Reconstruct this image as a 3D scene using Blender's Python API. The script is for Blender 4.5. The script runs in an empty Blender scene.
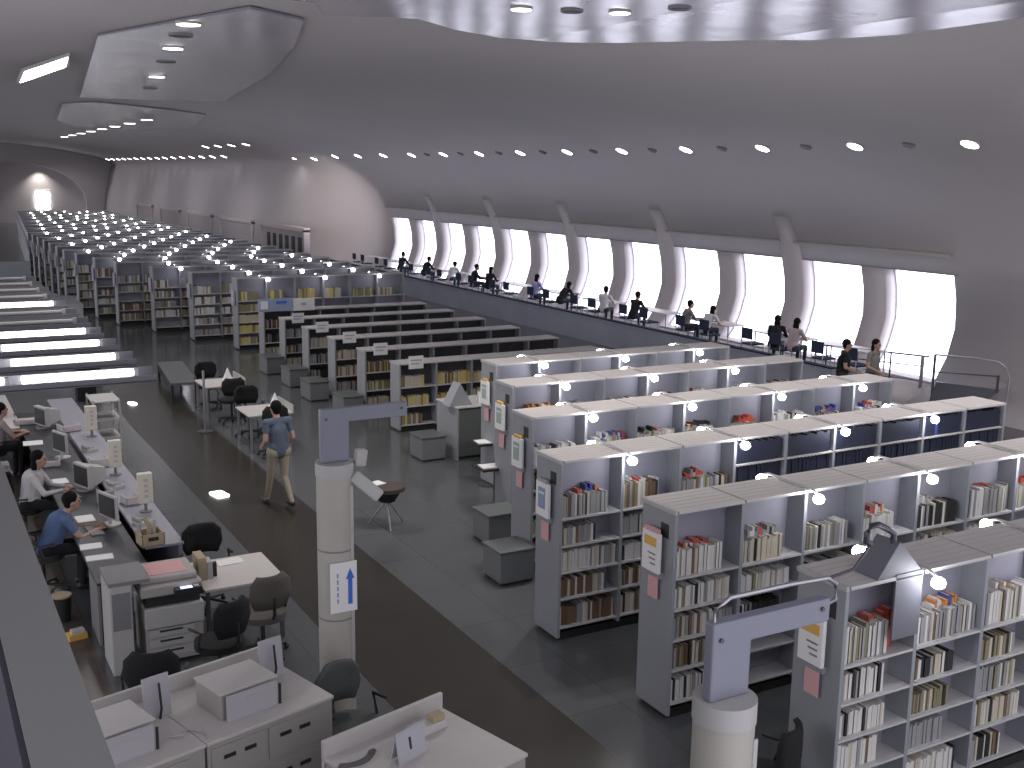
import bpy, bmesh, math, random
import numpy as np
from mathutils import Vector, Matrix
random.seed(7)
S = bpy.context.scene
COL = S.collection
PI = math.pi

# ------------------------------------------------------------------ materials
MATS = {}
def mat(name, col, rough=0.6, metal=0.0, emit=None, es=0.0, noise=0.0, nscale=6.0, spec=0.5, bump=0.0):
    if name in MATS: return MATS[name]
    m = bpy.data.materials.new(name); m.use_nodes = True
    nt = m.node_tree; b = nt.nodes['Principled BSDF']
    b.inputs['Base Color'].default_value = (*col, 1)
    b.inputs['Roughness'].default_value = rough
    b.inputs['Metallic'].default_value = metal
    b.inputs['Specular IOR Level'].default_value = spec
    if emit:
        b.inputs['Emission Color'].default_value = (*emit, 1)
        b.inputs['Emission Strength'].default_value = es
    if noise > 0:
        tc = nt.nodes.new('ShaderNodeTexCoord'); n = nt.nodes.new('ShaderNodeTexNoise')
        n.inputs['Scale'].default_value = nscale; n.inputs['Detail'].default_value = 4
        r = nt.nodes.new('ShaderNodeValToRGB')
        a = tuple(c*(1-noise) for c in col); c2 = tuple(min(1, c*(1+noise)) for c in col)
        r.color_ramp.elements[0].position = .3; r.color_ramp.elements[1].position = .7
        r.color_ramp.elements[0].color = (*a, 1); r.color_ramp.elements[1].color = (*c2, 1)
        nt.links.new(tc.outputs['Object'], n.inputs['Vector'])
        nt.links.new(n.outputs['Fac'], r.inputs['Fac'])
        nt.links.new(r.outputs['Color'], b.inputs['Base Color'])
    MATS[name] = m
    return m

shelf_m = mat('shelf_grey_metal', (.27, .285, .31), .5, noise=.06, nscale=3)
shelf_end = mat('shelf_end_grey', (.27, .285, .30), .5, noise=.06, nscale=2)
back_m = mat('shelf_back_panel', (.26, .26, .31), .6)
board_m = mat('shelf_board', (.48, .48, .48), .5)
plinth_m = mat('black_plinth', (.012, .012, .012), .6)
white_m = mat('white_laminate', (.52, .50, .48), .45, noise=.04, nscale=2)
cream_m = mat('cream_panel', (.36, .345, .32), .5, noise=.04, nscale=2)
dark_m = mat('dark_plastic', (.02, .02, .022), .5)
black_m = mat('black_fabric', (.008, .008, .009), .9, noise=.3, nscale=30)
grey_m = mat('grey_plastic', (.20, .20, .21), .5)
lgrey_m = mat('light_grey_plastic', (.42, .42, .41), .5)
steel_m = mat('steel', (.45, .45, .48), .35, .9)
dsteel_m = mat('dark_steel', (.10, .10, .12), .4, .6)
paper_m = mat('paper', (.75, .75, .74), .8)
pink_m = mat('pink_paper', (.62, .36, .36), .8)
lblue_m = mat('pale_blue_print', (.25, .32, .45), .8)
green_m = mat('pale_green_print', (.32, .42, .36), .8)
orange_m = mat('orange_print', (.65, .40, .10), .8)
blue_m = mat('blue_arrow', (.04, .14, .55), .6)
bulb_m = mat('lamp_glow', (1, 1, 1), .5, emit=(.96, .95, 1.0), es=38)
fbulb_m = mat('far_lamp_glow', (1, 1, 1), .5, emit=(.94, .93, 1.0), es=13)
dl_m = mat('downlight_glow', (1, 1, 1), .5, emit=(1, .95, .95), es=8)
tube_m = mat('tube_glow', (1, 1, 1), .5, emit=(1, .98, 1), es=9)
win_m = mat('window_daylight', (1, 1, 1), .5, emit=(.84, .86, 1.0), es=1.9)
pillar_m = mat('pillar_paint', (.40, .385, .345), .5, noise=.05, nscale=2)
lav_m = mat('arm_paint', (.20, .21, .26), .5)
skin_m = mat('skin', (.42, .27, .20), .6)
hair_m = mat('hair', (.006, .005, .005), .85, spec=.2)
brown_m = mat('brown_seat', (.06, .045, .04), .8)
navy_m = mat('navy_fabric', (.02, .03, .06), .9)
wood_m = mat('tan_card', (.38, .31, .20), .7, noise=.1)
teal_m = mat('grey_green_top', (.10, .11, .11), .4)
screen_m = mat('lit_screen', (.2, .2, .5), .3, emit=(.55, .6, 1), es=1.5)

def wall_material():
    m = bpy.data.materials.new('vault_plaster'); m.use_nodes = True
    nt = m.node_tree; b = nt.nodes['Principled BSDF']
    tc = nt.nodes.new('ShaderNodeTexCoord'); n = nt.nodes.new('ShaderNodeTexNoise')
    n.inputs['Scale'].default_value = .25; n.inputs['Detail'].default_value = 3
    r = nt.nodes.new('ShaderNodeValToRGB')
    r.color_ramp.elements[0].color = (.37, .35, .36, 1); r.color_ramp.elements[1].color = (.43, .405, .42, 1)
    nt.links.new(tc.outputs['Object'], n.inputs['Vector']); nt.links.new(n.outputs['Fac'], r.inputs['Fac'])
    nt.links.new(r.outputs['Color'], b.inputs['Base Color'])
    b.inputs['Roughness'].default_value = .8; b.inputs['Specular IOR Level'].default_value = .25
    return m
wall_m = wall_material()
wframe_m = mat('window_frame_white', (.75,.75,.8), .6)
pill_m = mat('window_pillar_plaster', (.50, .46, .47), .8)

def floor_material(name, c1, c2, rough, tile):
    m = bpy.data.materials.new(name); m.use_nodes = True
    nt = m.node_tree; b = nt.nodes['Principled BSDF']
    tc = nt.nodes.new('ShaderNodeTexCoord')
    br = nt.nodes.new('ShaderNodeTexBrick'); br.offset = 0
    br.inputs['Scale'].default_value = 1.0; br.inputs['Brick Width'].default_value = tile
    br.inputs['Row Height'].default_value = tile; br.inputs['Mortar Size'].default_value = .006
    br.inputs['Color1'].default_value = (*c1, 1); br.inputs['Color2'].default_value = (*c2, 1)
    br.inputs['Mortar'].default_value = (*[c*.75 for c in c1], 1)
    nt.links.new(tc.outputs['Object'], br.inputs['Vector'])
    nt.links.new(br.outputs['Color'], b.inputs['Base Color'])
    n = nt.nodes.new('ShaderNodeTexNoise'); n.inputs['Scale'].default_value = .8
    mr = nt.nodes.new('ShaderNodeMapRange'); mr.inputs['To Min'].default_value = rough*.85; mr.inputs['To Max'].default_value = rough*1.2
    nt.links.new(tc.outputs['Object'], n.inputs['Vector']); nt.links.new(n.outputs['Fac'], mr.inputs['Value'])
    nt.links.new(mr.outputs['Result'], b.inputs['Roughness'])
    b.inputs['Specular IOR Level'].default_value = .5
    return m
floor_m = floor_material('floor_grey_tile', (.080, .086, .090), (.090, .096, .10), .17, 1.2)
carpet_m = floor_material('floor_dark_band', (.030, .027, .021), (.036, .032, .026), .24, .6)
office_m = floor_material('floor_brown_office', (.085, .070, .055), (.095, .078, .06), .28, .5)

def gloss_material():
    m = bpy.data.materials.new('glossy_ceiling_panel'); m.use_nodes = True
    nt = m.node_tree; b = nt.nodes['Principled BSDF']
    tc = nt.nodes.new('ShaderNodeTexCoord')
    mp = nt.nodes.new('ShaderNodeMapping'); mp.inputs['Rotation'].default_value = (0, 0, .25)
    br = nt.nodes.new('ShaderNodeTexBrick'); br.offset = 0
    br.inputs['Scale'].default_value = 1.0; br.inputs['Brick Width'].default_value = 1.5
    br.inputs['Row Height'].default_value = 3.0; br.inputs['Mortar Size'].default_value = .012
    br.inputs['Color1'].default_value = (.27, .26, .30, 1); br.inputs['Color2'].default_value = (.30, .285, .33, 1)
    br.inputs['Mortar'].default_value = (.32, .30, .33, 1)
    nt.links.new(tc.outputs['Object'], mp.inputs['Vector']); nt.links.new(mp.outputs['Vector'], br.inputs['Vector'])
    nt.links.new(br.outputs['Color'], b.inputs['Base Color'])
    n = nt.nodes.new('ShaderNodeTexNoise'); n.inputs['Scale'].default_value = .8
    bp = nt.nodes.new('ShaderNodeBump'); bp.inputs['Strength'].default_value = .07; bp.inputs['Distance'].default_value = .2
    nt.links.new(tc.outputs['Object'], n.inputs['Vector']); nt.links.new(n.outputs['Fac'], bp.inputs['Height'])
    nt.links.new(bp.outputs['Normal'], b.inputs['Normal'])
    b.inputs['Roughness'].default_value = .20; b.inputs['Metallic'].default_value = .30
    return m
gloss_m = gloss_material()

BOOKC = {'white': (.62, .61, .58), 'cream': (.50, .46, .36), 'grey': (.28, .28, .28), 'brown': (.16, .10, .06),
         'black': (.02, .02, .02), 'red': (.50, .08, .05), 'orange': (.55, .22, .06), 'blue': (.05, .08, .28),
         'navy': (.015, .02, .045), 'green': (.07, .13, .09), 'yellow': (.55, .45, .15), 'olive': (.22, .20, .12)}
bookm = {k: mat('book_'+k, v, .6) for k, v in BOOKC.items()}
page_m = mat('book_pages', (.65, .62, .55), .8)

# ------------------------------------------------------------------ mesh builder
class MB:
    def __init__(s): s.v = []; s.f = []; s.m = []; s.mats = []; s.sm = []
    def mi(s, m):
        if m not in s.mats: s.mats.append(m)
        return s.mats.index(m)
    def add(s, vs, fs, m, smooth=False, M=None):
        o = len(s.v)
        if M is not None: vs = [M @ Vector(p) for p in vs]
        s.v += [tuple(p) for p in vs]
        k = s.mi(m)
        for f in fs: s.f.append([i+o for i in f]); s.m.append(k); s.sm.append(smooth)
        return s
    def box(s, x0, x1, y0, y1, z0, z1, m, M=None):
        vs = [(x0,y0,z0),(x1,y0,z0),(x1,y1,z0),(x0,y1,z0),(x0,y0,z1),(x1,y0,z1),(x1,y1,z1),(x0,y1,z1)]
        return s.add(vs, [(0,3,2,1),(4,5,6,7),(0,1,5,4),(1,2,6,5),(2,3,7,6),(3,0,4,7)], m, False, M)
    def prism(s, poly, z0, z1, m, M=None):   # poly in xy, ccw
        n = len(poly)
        vs = [(x,y,z0) for x,y in poly]+[(x,y,z1) for x,y in poly]
        fs = [tuple(range(n-1,-1,-1)), tuple(range(n,2*n))]+[(i,(i+1)%n,n+(i+1)%n,n+i) for i in range(n)]
        return s.add(vs, fs, m, False, M)
    def cyl(s, p0, p1, r0, m, r1=None, n=16, M=None, caps=True):
        r1 = r0 if r1 is None else r1
        p0 = Vector(p0); p1 = Vector(p1); d = (p1-p0).normalized()
        a = d.orthogonal().normalized(); b = d.cross(a)
        vs = []
        for p, r in ((p0,r0),(p1,r1)):
            for i in range(n):
                t = 2*PI*i/n; vs.append(p+a*math.cos(t)*r+b*math.sin(t)*r)
        s.add(vs, [(i,(i+1)%n,n+(i+1)%n,n+i) for i in range(n)], m, True, M)
        if caps: s.add(vs, [tuple(range(n-1,-1,-1)), tuple(range(n,2*n))], m, False, M)
        return s
    def tube(s, pts, r, m, n=8, M=None):
        pts = [Vector(p) for p in pts]; vs = []; k = len(pts)
        for i, p in enumerate(pts):
            d = (pts[min(i+1,k-1)]-pts[max(i-1,0)]).normalized()
            up = Vector((0,0,1)) if abs(d.z) < .9 else Vector((1,0,0))
            a = d.cross(up).normalized(); b = d.cross(a)
            for j in range(n):
                t = 2*PI*j/n; vs.append(p+a*math.cos(t)*r+b*math.sin(t)*r)
        fs = [(i*n+j, i*n+(j+1)%n, (i+1)*n+(j+1)%n, (i+1)*n+j) for i in range(k-1) for j in range(n)]
        s.add(vs, fs, m, True, M)
        s.add(vs, [tuple(range(n-1,-1,-1)), tuple(range((k-1)*n,k*n))], m, False, M)
        return s
    def ball(s, c, r, m, sx=1, sy=1, sz=1, nu=12, nv=8, M=None):
        vs = [(c[0],c[1],c[2]-r*sz)]
        for j in range(1,nv):
            ph = -PI/2+PI*j/nv
            for i in range(nu):
                t = 2*PI*i/nu; vs.append((c[0]+r*sx*math.cos(ph)*math.cos(t), c[1]+r*sy*math.cos(ph)*math.sin(t), c[2]+r*sz*math.sin(ph)))
        vs.append((c[0],c[1],c[2]+r*sz)); N = len(vs)-1
        fs = [(0,1+(i+1)%nu,1+i) for i in range(nu)]
        for j in range(nv-2):
            a = 1+j*nu; b = a+nu
            fs += [(a+i,a+(i+1)%nu,b+(i+1)%nu,b+i) for i in range(nu)]
        a = 1+(nv-2)*nu
        fs += [(a+i,a+(i+1)%nu,N) for i in range(nu)]
        return s.add(vs, fs, m, True, M)
    def data(s, name):
        me = bpy.data.meshes.new(name); me.from_pydata(s.v, [], s.f)
        for m in s.mats: me.materials.append(m)
        me.polygons.foreach_set('material_index', s.m); me.polygons.foreach_set('use_smooth', s.sm)
        me.update(); return me
    def build(s, name, parent=None, loc=(0,0,0), rz=0, bevel=0):
        o = bpy.data.objects.new(name, s.data(name)); COL.objects.link(o)
        o.location = loc; o.rotation_euler = (0,0,rz)
        if parent: o.parent = parent
        if bevel:
            b = o.modifiers.new('bevel', 'BEVEL'); b.width = bevel; b.segments = 2; b.limit_method = 'ANGLE'
        return o
def empty(name, loc, rz=0):
    o = bpy.data.objects.new(name, None); COL.objects.link(o); o.location = loc; o.rotation_euler = (0,0,rz)
    o.empty_display_size = .2; return o
def tag(o, label, cat, group=None, kind=None):
    o['label'] = label; o['category'] = cat
    if group: o['group'] = group
    if kind: o['kind'] = kind
    return o
def struct(o, label=None, cat=None):
    o['kind'] = 'structure'
    if label: o['label'] = label
    if cat: o['category'] = cat
    return o
def kids(o): return [c for c in o.children]
def dup(root, loc, rz=None):
    r = root.copy(); COL.objects.link(r); r.location = loc
    if rz is not None: r.rotation_euler = (0,0,rz)
    for ch in KIDS.get(root.name, None) or kids(root):
        c = ch.copy(); COL.objects.link(c); c.parent = r
        for g in kids(ch):
            d = g.copy(); COL.objects.link(d); d.parent = c
    return r
KIDS = {}
ORD = ['first','second','third','fourth','fifth','sixth','seventh','eighth','ninth','tenth','eleventh','twelfth','thirteenth','fourteenth','fifteenth']

# ------------------------------------------------------------------ camera
H = 5.2
R = np.array([[0,0,0],[0,0,0],[0,0,0]], float)
def ray(u, v): return np.array([u-512, -(v-384), -1100.0])
yv = ray(-110, 165); yv /= np.linalg.norm(yv)
xv = ray(2605, 205); xv -= yv*(xv@yv); xv /= np.linalg.norm(xv)
zv = np.cross(xv, yv)
R = np.array([xv, yv, zv])
cam = bpy.data.cameras.new('camera'); cam.lens = 1100/1024*36; cam.sensor_width = 36; cam.clip_start = .1; cam.clip_end = 400
co = bpy.data.objects.new('camera', cam); COL.objects.link(co)
co.matrix_world = Matrix([[*R[0], 0],[*R[1], 0],[*R[2], H],[0,0,0,1]])
S.camera = co

# ------------------------------------------------------------------ room shell
YE = 112.0
b = MB().box(-7, 24, 1.0, YE, -.3, 0, floor_m); struct(b.build('floor'))
b = MB().box(3.93, 5.36, 1.0, 60, 0, .004, carpet_m); struct(b.build('trim_1'))
b = MB().box(-7, 1.55, 1.0, 40, 0, .004, office_m); struct(b.build('trim_2'))

PA = [(20.6,-.02),(21.2,.2),(21.65,.45),(22.0,1.0),(22.2,1.7),(22.15,2.4),(22.0,3.0),(21.85,3.45),(21.4,4.3),(20.6,5.0),(19.5,5.55),(18.3,5.93),(16.8,6.3),(15,6.66),(13,6.98),(11,7.2),(9,7.33),(6,7.42),(3,7.45),(-2,7.45),(-7,7.42)]
PB = [(17.3,-.02),(17.35,.2),(17.4,.45),(17.5,1.0),(17.6,1.7),(17.7,2.4),(17.8,3.0),(17.9,3.45),(18.1,4.3),(18.25,5.0),(18.4,5.5),(18.1,5.85),(16.8,6.25),(15,6.63),(13,6.96),(11,7.2),(9,7.33),(6,7.42),(3,7.45),(-2,7.45),(-7,7.42)]
def ceil_z(x):
    for (xa,za),(xb,zb) in zip(PA[11:], PA[12:]):
        if xb <= x <= xa: return za+(zb-za)*(xa-x)/(xa-xb)
    return 7.4
def prof(y):
    if y <= 53: t = 0
    elif y >= 59: t = 1
    else:
        t = (y-53)/6; t = math.sin(t*PI/2)**.8
    return [(a[0]*(1-t)+c[0]*t, a[1]*(1-t)+c[1]*t) for a, c in zip(PA, PB)]
def loft(ys, i0, i1, name, m, th=.25):
    vs = []; n = i1-i0+1
    for y in ys:
        for (x, z) in prof(y)[i0:i1+1]: vs.append((x,y,z))
    fs = [(j*n+i, j*n+i+1, (j+1)*n+i+1, (j+1)*n+i) for j in range(len(ys)-1) for i in range(n-1)]
    o = MB().add(vs, fs, m, True).build(name)
    s = o.modifiers.new('solid', 'SOLIDIFY'); s.thickness = th; s.offset = -1
    sub = None
    return o
ysA = [1.0, 9, 17.0]; ysC = [51.8, 52.4, 53, 53.3, 53.7, 54.2, 55, 56, 57, 58, 59, 65, 75, 90, YE]
WY = [17.85+2.93*k for k in range(12)]; WW = 2.15      # window near edges and width
# wall pieces below the lintel: near end, far part; ceiling vault over all
# one continuous vaulted shell: far wall, near wall and ceiling flow into each other, open only at the window bays
ysT = [1.0, 5, 9, 13, WY[0]]+[WY[0]+(WY[11]+WW-WY[0])*q/10 for q in range(1, 11)]+[y for y in ysC if y > WY[11]+WW+.1]
gv = []; nP = len(PA)
for y in ysT:
    for (x, z) in prof(y): gv.append((x, y, z))
gf = []
for a_ in range(len(ysT)-1):
    for i_ in range(nP-1):
        if 4 <= a_ < 14 and i_ < 6: continue
        gf.append((a_*nP+i_, a_*nP+i_+1, (a_+1)*nP+i_+1, (a_+1)*nP+i_))
shell = MB().add(gv, gf, wall_m, True).build('ceiling')
sm_ = shell.modifiers.new('solid', 'SOLIDIFY'); sm_.thickness = .25; sm_.offset = -1
struct(shell)
def curve_x(z):
    for (xa,za),(xb,zb) in zip(PA, PA[1:]):
        if za <= z <= zb: return xa+(xb-xa)*(z-za)/(zb-za)
    return 22
ZW0, ZW1 = .42, 2.97
zs = [ZW0+(ZW1-ZW0)*i/10 for i in range(11)]
def curved_slab(y0, y1, dx0, dx1, zz, m, name, flare=0):
    vs = []
    for z in zz:
        f = flare*max(0, (z-3.0))
        vs += [(curve_x(z)+dx0, y0-f, z),(curve_x(z)+dx0, y1+f, z),(curve_x(z)+dx1, y1+f, z),(curve_x(z)+dx1, y0-f, z)]
    fs = []
    for i in range(len(zz)-1):
        a = 4*i; c = a+4
        fs += [(a,a+1,c+1,c)[::-1],(a+1,a+2,c+2,c+1)[::-1],(a+2,a+3,c+3,c+2)[::-1],(a+3,a,c,c+3)[::-1]]
    fs += [(0,1,2,3), tuple(4*(len(zz)-1)+i for i in (3,2,1,0))]
    return MB().add(vs, fs, m, True)
zlow = [0,.1,.2,.3,.42]
for k in range(12):
    y0 = WY[k]; y1 = y0+WW
    nxt = WY[k+1] if k < 11 else y1+.3
    if k < 11:
        rib = (k % 2 == 1)
        bb = curved_slab(y1, nxt, -.05 if rib else 0, .5, zlow+zs[1:]+([3.2,3.45,3.8,4.15] if rib else []), pill_m, '', flare=-.08 if rib else 0)
        p = bb.build('trim_%d' % (3+k)); struct(p)
    # opening: sill part, sloping reveal head, blind
    e = empty('window_%d' % (k+1), (0,0,0)); struct(e)
    e['label'] = '%s tall curved window from the near end of the gallery, with glowing white blind' % ORD[k]; e['category'] = 'window'
    g = curved_slab(y0-.02, y1+.02, .42, .46, zs, win_m, '').build('blind', e)
    MB().box(21.55, 22.3, y0, y1, ZW0-.06, ZW0, pill_m).build('sill', e)
    f = MB()
    for yy in (y0, y1-.04):
        for i in range(len(zs)-1):
            z0, z1 = zs[i], zs[i+1]; x0, x1 = curve_x(z0)+.36, curve_x(z1)+.36
            f.add([(x0,yy,z0),(x0,yy+.04,z0),(x0+.05,yy+.04,z0),(x0+.05,yy,z0),(x1,yy,z1),(x1,yy+.04,z1),(x1+.05,yy+.04,z1),(x1+.05,yy,z1)],
                  [(0,3,2,1),(4,5,6,7),(0,1,5,4),(1,2,6,5),(2,3,7,6),(3,0,4,7)], wframe_m)
    f.build('window_frame', e)
# wall under windows
struct(curved_slab(WY[0], WY[11]+WW, 0, .4, [0,.1,.2,.3,.36], pill_m, '').build('wall_under_windows'))
# recessed head above windows + lintel ledges
nt_ = 15
for q in range(6):
    ya = WY[2*q]-.12; yb = WY[2*q+1]+WW+.12
    o = MB().box(22.0, 22.5, ya, yb, 2.97, 3.45, mat('recess_grey', (.26,.25,.28), .8)).build('trim_%d' % (nt_+q)); struct(o)
    o = MB().box(21.66, 21.98, ya+.05, yb-.05, 3.42, 3.50, cream_m).build('trim_%d' % (nt_+6+q), bevel=.02); struct(o)
# end wall with recessed arch
arch = []
for i in range(13):
    t = PI*i/12; arch.append((10+6.0*math.cos(t), 2.0+3.6*math.sin(t)))
vs = [(24,YE,0),(16,YE,0)] ; 
outer = [(24,0),(24,8),(-7,8),(-7,0),(4,0)]+[(x,z) for x,z in arch[::-1]]+[(16,0)]
vs = [(x,YE,z) for x,z in outer]
o = MB().add(vs+[(x,YE+.3,z) for x,z in outer], [tuple(range(len(outer))), tuple(range(2*len(outer)-1,len(outer)-1,-1))]+[(i,(i+1)%len(outer),len(outer)+(i+1)%len(outer),len(outer)+i) for i in range(len(outer))], wall_m).build('wall_end'); struct(o)
o = MB().box(-7, 24, YE+3, YE+3.3, 0, 8, wall_m).build('wall_end_inner'); struct(o)
o = MB().box(3.5, 17, YE, YE+3.1, -.3, 0, floor_m).build('floor_arch'); struct(o)
o = MB().box(3.5, 17, YE+.3, YE+3.1, 5.8, 6, wall_m).build('ceiling_arch'); struct(o)

# framed wall panels on the far right wall
for q in range(5):
    ya = [50.2,59.3,68.5,77.5,87][q]+2.3; ln = [7.4,7.0,6.5,6.3,6][q]
    e = empty('wall_panel', (17.55, ya, 0)); 
    tag(e, ['framed wall panel with six dark vent slots, nearest on the far right wall', 'plain framed wall panel just beyond the slotted one', 'plain framed wall panel, third along the far right wall', 'plain framed wall panel, fourth along the far right wall','farthest plain framed wall panel on the far right wall'][q], 'wall panel', 'framed panels along the far right wall')
    fr = MB(); sh = Matrix.Shear('XY', 4, (0,0))
    fr.box(-.06,.25,0,.15,.3,2.35,pill_m).box(-.06,.25,ln-.15,ln,.3,2.35,pill_m).box(-.06,.25,0,ln,2.25,2.45,pill_m).box(-.06,.25,0,ln,.2,.35,pill_m)
    fr.build('frame', e)
    MB().box(.02,.12,.15,ln-.15,.35,2.25,wall_m).build('panel', e)
    if q == 0:
        for j in range(6): MB().box(-.0,.04,.6+j*1.05,1.15+j*1.05,1.0,1.95,dark_m).build('vent_slot', e)

# glossy ceiling panels
def patch(poly, nm, label):
    bm = bmesh.new(); vs = [bm.verts.new((x,y,0)) for x,y in poly]; bm.faces.new(vs)
    for kx in (16.8,15,13,11,9,6,3):
        bmesh.ops.bisect_plane(bm, geom=bm.verts[:]+bm.edges[:]+bm.faces[:], plane_co=(kx,0,0), plane_no=(1,0,0))
    for v in bm.verts: v.co.z = ceil_z(v.co.x)-.035
    bmesh.ops.recalc_face_normals(bm, faces=bm.faces)
    me = bpy.data.meshes.new(nm); bm.to_mesh(me); bm.free(); me.materials.append(gloss_m)
    o = bpy.data.objects.new(nm, me); COL.objects.link(o)
    s = o.modifiers.new('s','SOLIDIFY'); s.thickness = .04; s.offset = 0
    struct(o, label, 'ceiling panel'); return o
patch([(3.2,3),(10.0,3.5),(11.2,6),(11.65,8.8),(11.7,10.7),(11.4,12.0),(10.7,13.3),(9.95,14.7),(9.3,15.5),(8.5,15.75),(7.6,15.5),(6.7,14.9),(5.55,15.6),(5.1,14.6),(3.2,14)], 'ceiling_gloss_near', 'large glossy ceiling panel with curved edge overhead at right')
patch([(3.25,20.4),(4.5,15.6),(5.5,16.3),(6.4,19.5),(7.6,25),(9.1,34.6),(7.2,36.8),(5.4,37.9)], 'ceiling_gloss_middle', 'glossy ceiling panel with three round lights')
patch([(5.4,42),(6.2,40),(10.4,42.2),(12.0,51.6),(11.2,60),(8.5,62),(6.8,55)], 'ceiling_gloss_far', 'far glossy ceiling panel full of reflected lamps')

# downlights
def downlight(x, y, z, on, label, group, r=.15, tilt=0):
    e = empty('ceiling_downlight', (x,y,z)); e.rotation_euler = (0,tilt,0); tag(e, label, 'ceiling light', group)
    MB().cyl((0,0,.03),(0,0,-.012), r*1.15, lgrey_m if on else grey_m, n=20).build('rim', e)
    MB().cyl((0,0,-.012),(0,0,-.018), r, dl_m if on else dark_m, n=20).build('lamp' if on else 'dark_lens', e)
for i in range(15):
    y = 14.75+2.95*i
    z = 5.90 if y < 53 else 5.80
    downlight(18.3, y, z, True, '%s lit round downlight of the long row over the window gallery, counted from the right' % ORD[i], 'lit downlights over the window gallery', .17, .42)
    if i < 9: downlight(18.3, y+1.5, z, False, 'dark unlit round fitting just left of the %s lit gallery downlight' % ORD[i], 'unlit fittings over the window gallery', .12, .42)
for i in range(16):
    downlight(17.6, 67.5+2.75*i, 6.0, True, 'lit round downlight in the long dense row over the far stacks', 'far row of downlights', .19, .35)
for i in range(4):
    downlight(15.4, 54.8+2.7*i, 6.45, True, '%s from the right of four lit downlights above the far row' % ORD[i], 'short row of four downlights', .19, .25)
dlu = [(8.44,12.39,1),(7.34,13.05,1),(8.81,11.61,0),(7.93,12.75,0),(4.14,17.68,1),(4.68,21.25,1),(5.71,27.76,1),(4.37,19.23,0),(5.12,23.95,0),(6.33,31.71,0)]
nm = ['right lit round light in the near glossy ceiling panel','left lit round light in the near glossy ceiling panel','dark fitting right of the lights in the near glossy ceiling panel','dark fitting between the two lights in the near glossy ceiling panel','nearest lit round light of the middle glossy ceiling panel','second lit round light of the middle glossy ceiling panel','farthest lit round light of the middle glossy ceiling panel','nearest dark fitting of the middle glossy ceiling panel','second dark fitting of the middle glossy ceiling panel','farthest dark fitting of the middle glossy ceiling panel']
for (x,y,on),l in zip(dlu,nm): downlight(x,y,ceil_z(x)-.065,bool(on),l,'lights in the glossy ceiling panels',.13 if y<16 else .17)
for i in range(8):
    downlight(9.0+.1*i, 46+4.2*i, 7.1, True, 'lit round light in the short line on the far ceiling', 'line of lights on the far ceiling', .22)
# skylight-like rectangular ceiling light, upper left
e = empty('ceiling_panel_light', (3.2,28,7.42)); tag(e, 'bright slanted rectangular ceiling light at upper left', 'ceiling light')
MB().prism([(-.05,4.3),(-.30,.6),(.08,-3.7),(.33,-1.4)][::-1], -.06,-.03, tube_m).build('diffuser', e)
MB().prism([(-.10,4.6),(-.36,.6),(.08,-4.0),(.40,-1.4)][::-1], -.05,.02, lgrey_m).build('frame', e)

# ------------------------------------------------------------------ shelving
BAY = .82
def lamp_part(parent, x, y0, y1, z, far=False):
    if far:
        l = MB().box(x-.02,x+.02,y0,y1,z-.02,z+.02,lgrey_m).build('lamp', parent)
        r, m = .065, fbulb_m
    else:
        l = MB().tube([(x,y0+.02,z-.07),(x,y0+.03,z-.02),(x,y0+.1,z+.01),(x,(y0+y1)/2,z+.015),(x,y1-.1,z+.01),(x,y1-.03,z-.02),(x,y1-.02,z-.07)], .014, lgrey_m).build('lamp', parent)
        r, m = .058, bulb_m
    for yy in (y0, y1):
        MB().ball((x,yy,z-.07), r, m, sz=.85, nu=10, nv=6).build('bulb', l)
def make_range(x0, x1, yf, h, near, lamps, zlev, depth=.5, closed=(), bk=None):
    bk = bk or back_m
    """double faced shelving; front face at y=yf, origin at x0,yf"""
    n = round((x1-x0)/BAY); bw = (x1-x0)/n
    e = empty('bookshelf', (x0, yf, 0)); d = depth; L = x1-x0
    for xx in (-.02, L-.02):
        MB().box(xx, xx+.04, -.01, d+.01, .04, h-.01, shelf_end).build('end_panel', e, bevel=.006 if near else 0)
    pl = MB().box(.02, L-.02, .03, d-.03, 0, .09, plinth_m).build('plinth', e)
    if near:
        for i in range(1, n):
            MB().box(i*bw-.02, i*bw+.02, 0, d, .09, h-.01, shelf_m).build('upright', e)
        for i in range(n):
            t = MB()
            for q in range(6):      # slatted canopy
                t.box(i*bw+.012, (i+1)*bw-.012, -.03+q*(d+.06)/6+.004, -.03+(q+1)*(d+.06)/6-.004, h-.004, h+.016, white_m)
            t.box(i*bw+.012, (i+1)*bw-.012, -.03, d+.03, h-.012, h-.002, lgrey_m)
            t.build('canopy', e)
            for z in zlev:
                MB().box(i*bw+.02, (i+1)*bw-.02, 0, d, z-.02, z, board_m).build('shelf', e)
        MB().box(.02, L-.02, d/2-.006, d/2+.006, .09, h-.06, bk).build('back_panel', e)
        MB().box(-.03, 0, -.02, d+.02, h-.02, h+.02, lgrey_m).build('top_rail', e)
    else:
        u = MB()
        for i in range(1, n): u.box(i*bw-.02, i*bw+.02, 0, d, .09, h-.01, shelf_m)
        u.build('uprights', e)
        MB().box(-.02, L+.02, -.03, d+.03, h-.01, h+.015, lgrey_m).build('canopy', e)
        for z in zlev: MB().box(0, L, 0, d, z-.02, z, board_m).build('shelf', e)
        MB().box(0, L, d/2-.006, d/2+.006, .09, h-.02, back_m).build('back_panel', e)
    for k in lamps:
        lamp_part(e, k*bw, -.17, d+.17, h+.03, far=not near)
    return e, n, bw
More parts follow.
